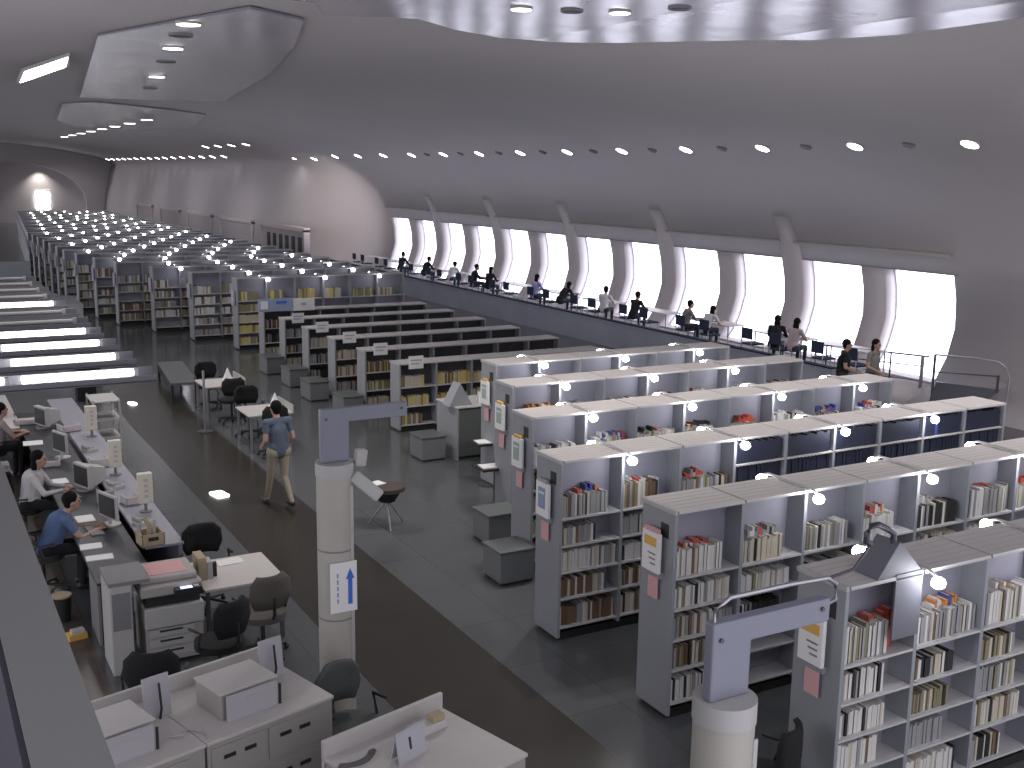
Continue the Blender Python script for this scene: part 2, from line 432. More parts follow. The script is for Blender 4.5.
def end_sign(e, kind, h=2.1):
    """notice holder hung off the aisle end of a range: board plus pink leaflet"""
    z1 = h-.12 if kind != 'pink' else h-.14
    y0 = .12
    if kind == 'blue': z1 = 1.82
    if kind in ('green','green2'): z1 = 1.80
    if kind == 'pink': z1 = 1.86
    if kind == 'orange': z1 = 1.80
    s = MB().box(-.10, -.06, y0, y0+.27, z1-.40, z1, paper_m).build('notice', e, bevel=.01)
    s['label'] = 'white notice board hanging on the shelf end'
    c = {'blue':lblue_m,'green':green_m,'green2':green_m,'pink':orange_m,'orange':orange_m}[kind]
    if kind in ('pink','orange'):
        MB().box(-.104, -.10, y0+.04, y0+.23, z1-.14, z1-.05, c).build('print', s)
        for q in range(3): MB().box(-.104,-.10, y0+.05, y0+.17-.02*q, z1-.22-.05*q, z1-.205-.05*q, grey_m).build('text_line', s)
        MB().box(-.101, -.06, y0+.03, y0+.24, z1, z1+.04, pink_m).build('header', s)
    else:
        MB().box(-.104, -.10, y0+.06, y0+.21, z1-.30, z1-.06, c).build('print', s)
        MB().box(-.106, -.104, y0+.08, y0+.19, z1-.13, z1-.11, paper_m).build('text_line', s)
        MB().box(-.101, -.06, y0+.05, y0+.22, z1, z1+.035, orange_m if kind != 'blue' else cream_m).build('header', s)
    MB().box(-.05, -.045, y0+.06, y0+.22, z1-.68, z1-.41, pink_m).build('leaflet', e)['label'] = 'pink leaflet'
    MB().box(-.06, -.02, y0+.02, y0+.25, z1-.46, z1-.40, shelf_end).build('bracket', e)
    MB().box(-.025, -.02, .08, .20, h-.28, h-.14, dark_m).build('number_plate', e)

Z6 = [.16,.50,.81,1.12,1.44]
rows = [ # x0, x1, y, closed navy from bay, lamps, sign
 (6.2,13.58,5.75,None,[1,3,5,7],'orange'),
 (6.2,13.58,7.9,None,[2,4,6,8],'pink'),
 (6.2,13.58,9.95,3,[1,3,5,7],'blue'),
 (7.02,13.58,12.0,None,[1,3,5,7],'green'),
 (7.84,13.58,14.0,None,[1,3,5],'green2'),
 (8.5,13.42,15.75,None,[1,3,5],'green'),
]
near_lab = ['nearest tall grey bookshelf at lower right with a gabled hood on top',
 'second tall grey bookshelf from the front, behind the right pillar arm, with pink-topped notice',
 'third tall grey bookshelf from the front, with blue notice and dark navy volumes',
 'fourth tall grey bookshelf from the front, top shelf with red and orange books',
 'fifth tall grey bookshelf from the front with green notice',
 'sixth tall grey bookshelf from the front, beside the service desk']
BOOKS = []   # (x,y,z,w,d,h,lean,color,flip,tagtext)
def fill(x0, yf, n, bw, zlev, h, depth, pal, tagt, bays, both=False, only_top=False, full=.8, dens=1.0, closed=None, top_bays=None):
    for bi in range(n):
        if bi not in bays and not only_top and top_bays is None: continue
        for zi, z in enumerate(zlev):
            top = (zi == len(zlev)-1)
            if bi not in bays and not top: continue
            if only_top and not top: continue
            nxt = zlev[zi+1]-.03 if not top else min(h-.05, z+.55)
            xs = x0+bi*bw+.03; xe = x0+(bi+1)*bw-.03
            xend = xs+(xe-xs)*min(1, random.uniform(full-.25, full+.25))
            if random.random() < .06 and not top: continue
            base = random.choice(pal)
            hh = min(nxt-z-.02, random.uniform(.19,.25))
            if top and h > 1.8: hh = random.uniform(.24,.33); xend = xs+(xe-xs)*random.uniform(.6,1)
            if closed is not None and bi >= closed and zi >= 3:
                xend = xe
            x = xs
            while x < xend:
                w = random.uniform(.018,.045)*dens
                if x+w > xend: break
                c = base if random.random() < .5 else random.choice(pal)
                bh = hh*random.uniform(.86,1.0)
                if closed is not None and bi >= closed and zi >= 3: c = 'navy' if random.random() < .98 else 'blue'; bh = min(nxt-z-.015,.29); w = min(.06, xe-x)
                bd = random.uniform(.13,.17)
                yy = yf+.035+random.uniform(0,.02)
                BOOKS.append((x, yy, z, w*.94, bd, bh, c, tagt, bi, zi))
                x += w
PALN = ['white','white','cream','grey','cream','brown','black','white','grey','olive']
PALR = ['white','red','orange','grey','cream','black','white','red','blue']
range_objs = []
for i,(x0,x1,y,cl,lm,sg) in enumerate(rows):
    e,n,bw = make_range(x0,x1,y,2.1,True,lm,Z6)
    tag(e, near_lab[i], 'bookshelf', 'tall bookshelves on the right')
    end_sign(e, sg)
    range_objs.append(e)
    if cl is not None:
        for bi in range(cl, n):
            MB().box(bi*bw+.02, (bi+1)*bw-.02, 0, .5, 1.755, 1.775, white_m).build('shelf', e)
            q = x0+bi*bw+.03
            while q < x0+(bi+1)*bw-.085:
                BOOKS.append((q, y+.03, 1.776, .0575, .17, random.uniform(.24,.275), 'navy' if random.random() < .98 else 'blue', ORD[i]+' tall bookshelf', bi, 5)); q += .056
    nm_ = ORD[i]+' tall bookshelf'
    bays = range(n) if i < 2 else (range(3) if i == 2 else range(2))
    fill(x0,y,n,bw,Z6,2.1,.5,PALN,nm_,list(bays),top_bays=True,closed=cl)
    # second layer of shelf: extra books standing in the top compartment
    for bi in range(n):
        if cl is not None and bi >= cl: continue
        xs = x0+bi*bw+.05
        if random.random() < .8:
            x = xs+random.uniform(0,.35)
            base = random.choice(PALR)
            for q in range(random.randint(6,13)):
                w = random.uniform(.022,.045)
                if x+w > x0+(bi+1)*bw-.05: break
                BOOKS.append((x, y+.12+.0, 1.44+.001, w*.94, .11, random.uniform(.26,.33), base if random.random()<.6 else random.choice(PALR), nm_, bi, 5))
                x += w
# red/orange top books on fourth row first bays, as in the photo
# low ranges
Zl = [.14,.52,.92]
low_lab = ['nearest of the six low pale-topped bookshelves, left of the sixth tall one','second nearest low pale-topped bookshelf','third nearest low pale-topped bookshelf','fourth nearest low pale-topped bookshelf','fifth nearest low pale-topped bookshelf','farthest low pale-topped bookshelf, with blue and white signs on top']
for i in range(6):
    y = 20.15+1.88*i
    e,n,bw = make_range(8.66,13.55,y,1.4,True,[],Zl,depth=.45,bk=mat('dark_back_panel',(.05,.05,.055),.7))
    tag(e, low_lab[i], 'bookshelf', 'low bookshelves in the middle')
    for c in kids(e):
        pass
    # sign tag standing at the aisle end
    if i < 5:
        s = MB().box(.18,.50,-.04,-.02,1.30,1.56,paper_m).build('sign_card', e)
        MB().box(.22,.46,-.044,-.04,1.46,1.49,lgrey_m).build('text_line', s); MB().box(.22,.40,-.044,-.04,1.39,1.42,lgrey_m).build('text_line', s)
    fill(8.66,y,n,bw,Zl,1.4,.45,['cream','olive','yellow','cream','brown'] if i in (0,1) else ['black','brown','grey','cream'],ORD[i]+' low bookshelf',[0,1,2],top_bays=True,full=.9)
s = MB().box(8.46,9.42,29.36,29.40,1.42,1.76,mat('pale_blue_board',(.30,.36,.50),.7)).build('sign_board'); tag(s,'pale blue sign board standing on the farthest low bookshelf','sign')
MB().box(8.95,9.25,29.352,29.36,1.62,1.69,blue_m).build('text_block', s)
MB().box(8.52,8.72,29.352,29.36,1.48,1.70,paper_m).build('white_patch', s)
s = MB().box(9.44,10.05,29.36,29.40,1.40,1.74,paper_m).build('sign_board'); tag(s,'white sign board standing right of the pale blue one on the low bookshelf','sign')
MB().box(9.66,9.80,29.352,29.36,1.54,1.62,lgrey_m).build('text_block', s)

# far stacks
NF = 26
def xl(k):
    t = [8.55,7.8,7.1,6.35,6.0,5.7]
    return t[k] if k < len(t) else (5.55 if k < 13 else 5.55+.16*(k-12))
for k in range(NF):
    y = 31.8+2.3*k if k < 3 else 36.4+2.15*(k-2)
    nb = round((13.8-xl(k))/BAY); x0 = 13.8-nb*BAY if k > 5 else xl(k)
    x0 = xl(k)
    n = round((13.8-x0)/BAY)
    e,n,bw = make_range(x0,13.8,y,2.1,False,[j for j in range(1+k%2,n,2)],Z6)
    lab = '%s range of the far tall bookshelves with paired lamps, counted from the low shelves' % ORD[k] if k < 8 else 'tall grey bookshelf with paired lamps deep in the far stacks'
    tag(e, lab, 'bookshelf', 'far tall bookshelves')
    s = MB().box(-.09,-.05,.12,.38,1.30,1.75,mat('lavender_notice',(.45,.42,.50),.8)).build('notice', e)
    pal = ['cream','grey','white','olive','brown'] if k != 0 else ['yellow','olive','cream']
    if k < 12: fill(x0,y,n,bw,Z6,2.1,.5,pal,'far bookshelf',[0,1] if k < 5 else [0],top_bays=True,full=.95,dens=1.7)
    else: fill(x0,y,n,bw,Z6,2.1,.5,pal,'far bookshelf',[],top_bays=True,full=.95,dens=3)

# books: nearest 300 as individuals
def vis(bk):
    x,y,z,w,d,h,c,t,bi,zi = bk
    if t == 'first tall bookshelf':
        if z < .8 or x > 8.3: return 0
    if t == 'second tall bookshelf' and (z < .5 or x > 9.0): return 0
    if t == 'second tall bookshelf' and bi in (1,2,3) and z < 1.4: return 0
    return h*w/((x*x+y*y+(5.2-z)**2))
BOOKS.sort(key=vis, reverse=True)
ind, rest = BOOKS[:300], BOOKS[300:]
cache = {}
lv = {0:'bottom shelf',1:'second shelf from the bottom',2:'third shelf from the bottom',3:'fourth shelf from the bottom',4:'top shelf',5:'top shelf'}
def book_mb(w,d,h,c,tgt,x=0,y=0,z=0):
    m = bookm[c]
    tgt.box(x,x+w,y,y+d,z,z+h,m)
    return tgt
for bk in ind:
    x,y,z,w,d,h,c,t,bi,zi = bk
    mb = MB(); m = bookm[c]
    mb.box(0,w,0,.004,0,h,m).box(0,.003,0,d,0,h,m).box(w-.003,w,0,d,0,h,m).box(.003,w-.003,.004,d-.004,.004,h-.006,page_m)
    o = mb.build('book', None, (x,y,z))
    tag(o, '%s book, %s, bay %s, %s' % ({'white':'white-spined','cream':'cream-spined','grey':'grey-spined','brown':'brown-spined','black':'black-spined','red':'red-spined','orange':'orange-spined','blue':'blue-spined','navy':'navy','green':'green','yellow':'yellow','olive':'olive-spined'}[c], lv[zi], ['one','two','three','four','five','six','seven','eight','nine'][bi], t), 'book', 'books on the nearest tall bookshelves')
mb = MB()
for bk in rest:
    x,y,z,w,d,h,c,t,bi,zi = bk
    book_mb(w,d,h,c,mb,x,y,z)
tag(mb.build('books'), 'mixed books filling the remaining bookshelves', 'books', kind='stuff')

# gabled hood with curved tube on the nearest bookshelf
hd = MB(); e = range_objs[0]
ox, oy = 6.2, 5.75
p = [(6.50-ox,-.02,2.12),(7.0-ox,-.02,2.12),(6.72-ox,-.02,2.40)]
q_ = [(a[0],.22,a[2]) for a in p]
hood_m = mat('hood_grey',(.13,.135,.16),.6)
hd.add(p+q_, [(0,1,2),(5,4,3),(0,3,4,1),(1,4,5,2),(2,5,3,0)], hood_m)
hd.box(6.70-ox,7.0-ox,-.03,-.01,1.58,2.13,hood_m)
h1 = hd.build('gabled_hood', e)
MB().tube([(6.72-ox,.05,2.36),(6.72-ox,.05,2.45),(6.64-ox,.05,2.50),(6.54-ox,.05,2.55),(6.46-ox,.05,2.55),(6.42-ox,.05,2.50),(6.42-ox,.05,2.43),(6.47-ox,.05,2.40)], .026, dsteel_m).build('curved_tube', h1)
MB().tube([(6.47-ox,.05,2.40),(6.25-ox,.0,2.25),(6.1-ox,.1,2.17),(5.9-ox,.15,2.15)], .012, dsteel_m).build('cable', h1)

# ------------------------------------------------------------------ window gallery
GX, GF = 19.0, .33
o = MB().box(GX+.14, 21.0, 18.6, 55, 0, GF, mat('platform_side',(.06,.065,.08),.7)).build('gallery_platform'); struct(o)
o = MB().box(GX+.14, 21.0, 18.6, 55, GF, GF+.01, navy_m).build('floor_gallery'); struct(o)
e = empty('gallery_parapet', (GX, 18.6, 0)); tag(e, 'long low blue-grey parapet along the front of the window gallery', 'parapet')
MB().box(0,.12,0,37,.0,.80,mat('parapet_blue_grey',(.42,.45,.52),.45,noise=.08,nscale=1)).build('parapet_panel', e)
MB().box(-.02,.16,0,37,.80,.84,navy_m).build('cap_rail', e)

def chair(name, loc, rz, seatm, frame=dsteel_m):
    e = empty(name, loc, rz)
    MB().box(-.22,.22,-.22,.22,.42,.47,seatm).build('seat', e, bevel=.015)
    MB().box(-.21,.21,-.24,-.20,.58,.88,seatm).build('backrest', e, bevel=.015)
    for sx in (-1,1):
        MB().tube([(.19*sx,-.22,.85),(.19*sx,-.22,.45),(.2*sx,-.24,0)], .012, frame).build('leg', e)
        MB().tube([(.19*sx,.2,.43),(.2*sx,.22,0)], .012, frame).build('leg', e)
    return e
def office_chair(loc, rz, seatm, label, name='office_chair', round_back=True):
    e = empty(name, loc, rz); tag(e, label, 'chair')
    MB().cyl((0,0,.44),(0,0,.51), .25, seatm, n=24).build('seat', e, bevel=.02)
    bk = MB()
    pts = []
    for i in range(9):
        t = -1+2*i/8; 
        for zz, k in ((.62,.75),(.75,1.0),(.90,.95),(.98,.6)):
            pts.append((t*.24*k, -.26+.08*t*t, zz))
    fs = [(i*4+j, i*4+j+1, (i+1)*4+j+1, (i+1)*4+j) for i in range(8) for j in range(3)]
    o = bk.add(pts, fs, seatm, True).build('backrest', e); s = o.modifiers.new('s','SOLIDIFY'); s.thickness = .045; s.offset = 0
    MB().tube([(0,0,.44),(0,-.2,.44),(0,-.28,.55),(0,-.27,.75)], .02, dark_m).build('back_post', e)
    MB().cyl((0,0,.1),(0,0,.44), .025, dark_m).build('gas_column', e)
    for i in range(5):
        a = 2*PI*i/5
        l = MB().tube([(0,0,.11),(.28*math.cos(a),.28*math.sin(a),.07)], .018, dark_m).build('leg', e)
        MB().ball((.28*math.cos(a),.28*math.sin(a),.03), .03, dark_m).build('caster', l)
    for sx in (-1,1):
        MB().tube([(.2*sx,0,.46),(.28*sx,0,.5),(.28*sx,-.05,.68),(.28*sx,.12,.69)], .016, dark_m).build('armrest', e)
    return e
# desks in the gallery
def gdesk(y, ln, label):
    e = empty('reading_table', (20.45, y, GF+.01)); tag(e, label, 'table', 'reading tables along the windows')
    MB().box(-.02,.62,0,ln,.69,.72,white_m).build('tabletop', e, bevel=.008)
    for xx in (.03,.55):
        for yy in (.06,ln-.06): MB().cyl((xx,yy,0),(xx,yy,.69),.02,lgrey_m,n=8).build('leg', e)
    return e
for k in range(12):
    gdesk(WY[k]+.35+(.6 if k==0 else 0), 1.9, 'white reading table below the %s window from the near end' % ORD[k])
PEOPLE_Y = [46.6,44.0,41.4,39.1,38.0,34.3,32.5,29.9,28.1,25.3,24.3,21.6,20.9]
ci = 0
for k in range(12):
    for j in range(2):
        y = WY[k]+.75+j*1.1+(.3 if k==0 else 0)
        e = chair('chair', (20.1, y, GF+.01), -PI/2, navy_m, lgrey_m)
        tag(e, 'navy chair at the %s reading table from the near end, %s seat' % (ORD[k], 'nearer' if j==0 else 'farther'), 'chair', 'chairs at the window tables')

# railings at the near end of the gallery
e = empty('steel_railing', (21.3, 17.9, 0)); tag(e, 'steel railing with thin posts in front of the nearest window', 'railing')
P0 = Vector((0,.0,0)); 
ra = [(-.9,2.0),(-.4,1.1),(-.1,.45),(.1,0)]
for i,(x,y) in enumerate([(-.9,2.3),(-.55,1.6),(-.2,.85),(.05,.1)]):
    MB().cyl((x,y,0),(x,y,1.05),.045 if i==3 else .022,steel_m if i==3 else dsteel_m,n=10).build('post', e)
MB().tube([(-1.05,2.65,1.05),(-.9,2.3,1.05),(.05,.1,1.05),(.1,-.05,1.05)],.022,dsteel_m).build('top_rail', e)
for z in (.8,.45): MB().tube([(-.9,2.3,z),(.05,.1,z)],.014,dsteel_m).build('mid_rail', e)
e = empty('stair_balustrade', (20.9,16.1,0)); tag(e, 'dark balustrade with solid lower panel and curved handrail beside the right wall', 'railing')
MB().add([(-.3,1.05,0),(.0,.1,0),(.35,-.35,.62),(-.1,1.0,.62),(-.25,1.05,0),(.05,.12,0),(.4,-.33,.62),(-.05,1.02,.62)],[(0,1,2,3),(7,6,5,4),(0,4,5,1),(1,5,6,2),(2,6,7,3),(3,7,4,0)],dsteel_m).build('solid_panel', e)
MB().cyl((-.15,1.05,0),(-.15,1.05,1.25),.03,dsteel_m).build('post', e)
MB().cyl((.33,-.3,.55),(.33,-.3,.95),.03,dsteel_m).build('post', e)
MB().tube([(-.15,1.05,1.25),(.2,.15,1.28),(.35,-.25,1.25),(.42,-.42,1.15),(.45,-.5,.9),(.4,-.5,.1)],.022,steel_m).build('handrail', e)
MB().tube([(-.15,1.05,.85),(.33,-.3,.93)],.015,dsteel_m).build('mid_rail', e)

# ------------------------------------------------------------------ people
def person(name_label, loc, rz, pose, shirt, pants, vox=.014, long_hair=False, sleeve='short', group=None, extra=None, bend=0.0, seat=.46):
    J = {}
    seated = pose == 'sit'
    if seated:
        ph = seat+.09; lean = bend
        pel = Vector((0,0,ph)); chest = pel+Vector((0,math.sin(lean)*.36,math.cos(lean)*.36)); neck = pel+Vector((0,math.sin(lean)*.50,math.cos(lean)*.50))
        head = neck+Vector((0,math.sin(lean+.3)*.15,math.cos(lean+.3)*.155))
        knees = [Vector((s*.11,.42,ph-.01)) for s in (-1,1)]; ank = [Vector((s*.11,.38,.09)) for s in (-1,1)]
        hips = [Vector((s*.09,0,ph)) for s in (-1,1)]
        sh = [neck+Vector((s*.175,0,-.06)) for s in (-1,1)]
        el = [Vector((s*.24,sh[0].y+.16,sh[0].z-.24)) for s in (-1,1)]
        ha = [Vector((s*.10,sh[0].y+.38,max(.75,sh[0].z-.30))) for s in (-1,1)]
    else:
        ph = .92
        pel = Vector((0,0,ph)); chest = Vector((0,.02,1.22)); neck = Vector((0,.03,1.42))
        head = Vector((0,.07,1.565)) if pose != 'walk' else Vector((0,.08,1.56))
        hips = [Vector((s*.09,0,.9)) for s in (-1,1)]
        if pose == 'walk':
            knees = [Vector((-.10,.10,.5)), Vector((.10,.03,.49))]; ank = [Vector((-.11,.24,.10)), Vector((.11,-.20,.13))]
        else:
            knees = [Vector((s*.10,.02,.49)) for s in (-1,1)]; ank = [Vector((s*.11,0,.09)) for s in (-1,1)]
        sh = [Vector((s*.185,.02,1.37)) for s in (-1,1)]
        if pose == 'walk':
            el = [Vector((-.225,-.03,1.11)), Vector((.225,-.05,1.11))]; ha = [Vector((-.19,.17,.98)), Vector((.21,.14,.94))]
        else:
            el = [Vector((-.25,0,1.10)), Vector((.26,.02,1.10))]; ha = [Vector((-.24,.1,.86)), Vector((.16,.22,1.0))]
    pr = []   # (p0,p1,r0,r1,mat)
    pr.append((pel, chest, .135, .15, shirt)); pr.append((chest, neck-Vector((0,0,.06)), .15, .085, shirt))
    pr.append((sh[0], sh[1], .065, .065, shirt))
    pr.append((neck-Vector((0,0,.04)), head-Vector((0,0,.05)), .055, .052, skin_m))
    pr.append((hips[0]-Vector((0,0,.0)), hips[1], .112, .112, pants)); pr.append((pel+Vector((-.05,0,.06)), pel+Vector((.05,0,.06)), .122, .122, shirt))
    fw = Vector((0,1,0))
    for i in range(2):
        pr.append((hips[i], knees[i], .092, .062, pants)); pr.append((knees[i], ank[i], .060, .042, pants))
        toe = ank[i]+Vector((0,.16,-.055)); pr.append((ank[i]+Vector((0,-.03,-.045)), toe, .042, .034, dark_m))
        mid = sh[i].lerp(el[i], .55)
        pr.append((sh[i], mid, .058, .05, shirt))
        am = shirt if sleeve == 'long' else skin_m
        pr.append((mid, el[i], .045, .040, am)); pr.append((el[i], ha[i], .038, .027, am))
        d = (ha[i]-el[i]).normalized(); side = d.cross(Vector((0,0,1)))
        side = side.normalized() if side.length > .1 else Vector((1,0,0))
        palm = ha[i]+d*.07
        pr.append((ha[i], palm, .028, .034, skin_m))
        nrm = side.cross(d)
        for f in range(4):
            b0 = palm+side*(.030-.020*f); ln = (.062,.072,.068,.052)[f]
            k1 = b0+d*ln*.55; k2 = k1+(d*.6-Vector((0,0,.8))).normalized()*ln*.5
            pr.append((b0, k1, .0105, .0098, skin_m)); pr.append((k1, k2, .0098, .0085, skin_m))
        tb = ha[i]+d*.03+side*.03*(1); pr.append((tb, tb+(d*.7+side*.8).normalized()*.055, .013, .010, skin_m))
    bm = bmesh.new()
    def cap(p0,p1,r0,r1):
        d = p1-p0; L = d.length
        q = Vector((0,0,1)).rotation_difference(d.normalized() if L > 1e-5 else Vector((0,0,1))).to_matrix().to_4x4()
        if L > 1e-5:
            bmesh.ops.create_cone(bm, cap_ends=True, segments=12, radius1=r0, radius2=r1, depth=L, matrix=Matrix.Translation((p0+p1)/2) @ q)
        bmesh.ops.create_uvsphere(bm, u_segments=12, v_segments=8, radius=r0, matrix=Matrix.Translation(p0))
        bmesh.ops.create_uvsphere(bm, u_segments=12, v_segments=8, radius=r1, matrix=Matrix.Translation(p1))
    for (p0,p1,r0,r1,m) in pr: cap(p0,p1,r0,r1)
    # head, jaw, nose, ears
    bmesh.ops.create_uvsphere(bm, u_segments=16, v_segments=12, radius=.092, matrix=Matrix.Translation(head+Vector((0,0,.02))) @ Matrix.Diagonal((.84,1.0,1.12,1)))
    bmesh.ops.create_uvsphere(bm, u_segments=12, v_segments=8, radius=.055, matrix=Matrix.Translation(head+Vector((0,.035,-.055))))
    bmesh.ops.create_uvsphere(bm, u_segments=8, v_segments=6, radius=.016, matrix=Matrix.Translation(head+Vector((0,.098,-.005))) @ Matrix.Diagonal((.8,1.2,1.4,1)))
    for s in (-1,1): bmesh.ops.create_uvsphere(bm, u_segments=8, v_segments=6, radius=.024, matrix=Matrix.Translation(head+Vector((s*.078,-.005,0))) @ Matrix.Diagonal((.5,.8,1.2,1)))
    me = bpy.data.meshes.new('person'); bm.to_mesh(me); bm.free()
    o = bpy.data.objects.new('person', me); COL.objects.link(o)
    rm = o.modifiers.new('r', 'REMESH'); rm.mode = 'VOXEL'; rm.voxel_size = vox
    sm = o.modifiers.new('s', 'SMOOTH'); sm.factor = .5; sm.iterations = 2
    dg = bpy.context.evaluated_depsgraph_get(); me2 = bpy.data.meshes.new_from_object(o.evaluated_get(dg)); o.modifiers.clear(); o.data = me2
    me2.name = 'person'
    ms = []; 
    for p in pr:
        if p[4] not in ms: ms.append(p[4])
    if skin_m not in ms: ms.append(skin_m)
    me2.materials.clear()
    for m in ms: me2.materials.append(m)
    n = len(me2.polygons); cen = np.empty(n*3); me2.polygons.foreach_get('center', cen); cen = cen.reshape(-1,3)
    best = np.full(n, 1e9); idx = np.zeros(n, int)
    for (p0,p1,r0,r1,m) in pr+[(head, head+Vector((0,0,.03)), .09, .09, skin_m)]:
        a = np.array(p0); d = np.array(p1)-a; L2 = max(d@d, 1e-9)
        t = np.clip(((cen-a)@d)/L2, 0, 1); ds = np.linalg.norm(cen-(a+t[:,None]*d), axis=1)-(r0+(r1-r0)*t)
        w = ds < best; best[w] = ds[w]; idx[w] = ms.index(m)
    me2.polygons.foreach_set('material_index', idx.astype(np.int32)); me2.polygons.foreach_set('use_smooth', np.ones(n, bool)); me2.update()
    o.location = loc; o.rotation_euler = (0,0,rz)
    tag(o, name_label, 'person', group)
    # hair cap
    hb = MB(); c = head
    hb.ball((c.x, c.y-.022, c.z+.048), .098, hair_m, sx=.92, sy=1.0, sz=.98, nu=18, nv=12)
    hb.ball((c.x, c.y-.05, c.z+.0), .075, hair_m, sx=1.0, sy=.7, sz=1.1, nu=14, nv=10)
    if long_hair: hb.ball((c.x, c.y-.065, c.z-.08), .085, hair_m, sx=1.05, sy=.6, sz=1.5, nu=14, nv=10)
    hb.build('hair', o)
    for s in (-1,1):
        MB().ball((c.x+s*.032, c.y+.085, c.z+.012), .010, dark_m, nu=8, nv=6).build('eye', o)
    MB().ball((c.x, c.y+.088, c.z-.048), .018, mat('lips',(.30,.12,.10),.6), sx=1.1, sy=.5, sz=.35, nu=8, nv=6).build('mouth', o)
    return o
m_wshirt = mat('white_shirt',(.55,.54,.54),.8); m_gshirt = mat('grey_shirt',(.22,.21,.20),.8); m_black = mat('black_cloth',(.010,.010,.013),.9)
m_blue = mat('blue_shirt',(.09,.14,.27),.85); m_khaki = mat('khaki',(.33,.29,.22),.85); m_dslate = mat('slate_shirt',(.09,.115,.16),.85)
m_lav = mat('lavender_shirt',(.30,.32,.55),.85); m_jeans = mat('dark_trousers',(.03,.035,.05),.9); m_pinkish = mat('grey_pink_shirt',(.40,.33,.33),.85)
person('person seen from behind walking up the dark aisle in blue-grey shirt and khaki trousers', (4.95,16.3,.004), .12, 'walk', m_dslate, m_khaki, .012)
b = MB().box(5.22,5.36,16.38,16.46,.78,1.0,black_m).build('bag',bevel=.02) if False else None
person('person in black T-shirt standing by the railing, left of the pair', (18.3,17.6,0), PI+.9, 'stand', m_black, m_jeans, .012)
person('person in dark vest over grey shirt looking down, right of the standing pair', (18.95,17.35,0), PI+.3, 'stand', m_gshirt, m_jeans, .012, True)
gp = [(46.6,m_black,'dark coat, farthest of the readers at the windows',0,.25),(44.0,m_black,'black top, second farthest reader at the windows',0,.35),(41.4,m_wshirt,'white shirt, third farthest reader at the windows',0,.45),
 (39.3,m_black,'black top, left of a close pair of readers',0,.2),(38.0,m_black,'black top, right of a close pair of readers',1,.2),(34.4,m_lav,'lavender-blue shirt at a window table',1,.15),
 (32.6,m_black,'black jacket bent low over a table',1,.6),(29.9,m_wshirt,'pale shirt with back to the aisle',0,.2),(28.2,m_black,'black shirt before the bright window',0,.25),
 (25.6,m_gshirt,'grey shirt beside a reader in white',0,.2),(24.7,m_wshirt,'white shirt leaning over the table',1,.5),(21.75,m_black,'black top, left of the last seated pair',1,.25),(21.1,m_pinkish,'grey-pink shirt, right of the last seated pair',1,.2)]
for y,m,lab,lh,bd in gp:
    person('seated person in '+lab, (20.08,y,GF+.01), -PI/2+random.uniform(-.5,.7), 'sit', m, m_jeans, .016, bool(lh), bend=bd, sleeve='long' if m in (m_black,m_gshirt) else 'short', group='readers at the window tables')

# ------------------------------------------------------------------ pillars
def pillar(x, y, r, ztop, zb, lx, label, wing=False):
    e = empty('pillar', (x,y,0)); tag(e, label, 'pillar')
    c = MB().cyl((0,0,0),(0,0,ztop-.12), r, pillar_m, n=40)
    c.build('shaft', e)
    MB().cyl((0,0,ztop-.12),(0,0,ztop), r*1.04, lgrey_m, r1=r*1.04, n=40).build('collar', e, bevel=.01)
    for z in (.55,1.2,1.85): MB().cyl((0,0,z-.008),(0,0,z+.008), r*1.01, grey_m, n=40).build('seam_ring', e)
    MB().box(r*.55,r*.6+.02,-r*.86,-r*.82,.1,ztop-.2,lgrey_m).build('cable_duct', e)
    w = r*.8
    hd = MB()
    # one L-shaped sheet head: upright block and arm
    poly = [(-w,ztop),(w,ztop),(w,zb-.13),(lx,zb-.13),(lx,zb),(-w,zb)]
    th = .035
    hd.add([(px,-th,pz) for px,pz in poly]+[(px,th,pz) for px,pz in poly], [(0,1,2,5),(2,3,4,5),(11,8,7,6),(11,10,9,8)]+[(i,(i+1)%6,6+(i+1)%6,6+i)[::-1] for i in range(6)], lav_m)
    hh = hd.build('arm_head', e, bevel=.012)
    for px,pz in ((-w+.05,zb-.09),(lx-.06,zb-.05)): MB().cyl((px,-th-.012,pz),(px,-th,pz),.012,dsteel_m,n=10).build('bolt', hh)
    if wing:
        MB().box(-r-.05,-r+.06,-.06,.02,ztop-.06,ztop+.10,lgrey_m,Matrix.Rotation(.15,4,'Y')).build('wing', e, bevel=.02)
        pw = MB().box(-.16,.16,-.03,.03,-.06,.06,lgrey_m, Matrix.Translation((r+.08,-.15,ztop-.22)) @ Matrix.Rotation(.75,4,'Y') @ Matrix.Rotation(-.3,4,'Z')); pw.build('tilted_paddle', e, bevel=.02)
    else:
        MB().tube([(-w+.03,0,zb-.02),(-w+.02,0,zb+.05),(-w+.08,0,zb+.09),(0,0,zb+.11),(lx*.6,0,zb+.11),(lx,0,zb+.10),(lx+.06,0,zb+.06),(lx+.07,0,zb-.03),(lx-.005,0,zb-.05)],.013,steel_m).build('bent_tube', e)
    return e
pl = pillar(3.27,9.1,.165,2.65,3.14,.70,'round cream pillar left of centre with blue arrow notice and flat side arm',True)
# notice with blue arrow
n_ = MB().box(-.12,.13,-.185,-.172,1.29,1.76,paper_m).build('arrow_notice', pl)
MB().box(.045,.085,-.189,-.185,1.36,1.60,blue_m).add([(.025,-.189,1.60),(.105,-.189,1.60),(.065,-.189,1.70),(.025,-.185,1.60),(.105,-.185,1.60),(.065,-.185,1.70)],[(0,1,2),(5,4,3),(0,3,4,1),(1,4,5,2),(2,5,3,0)],blue_m).build('arrow', n_)
for q in range(5): MB().box(-.06,-.045,-.188,-.185,1.38+.06*q,1.42+.06*q,lblue_m).build('text_mark', n_)
pillar(3.50,4.0,.158,2.61,3.03,.66,'round cream pillar at lower right with lavender flat side arm and bent tube')

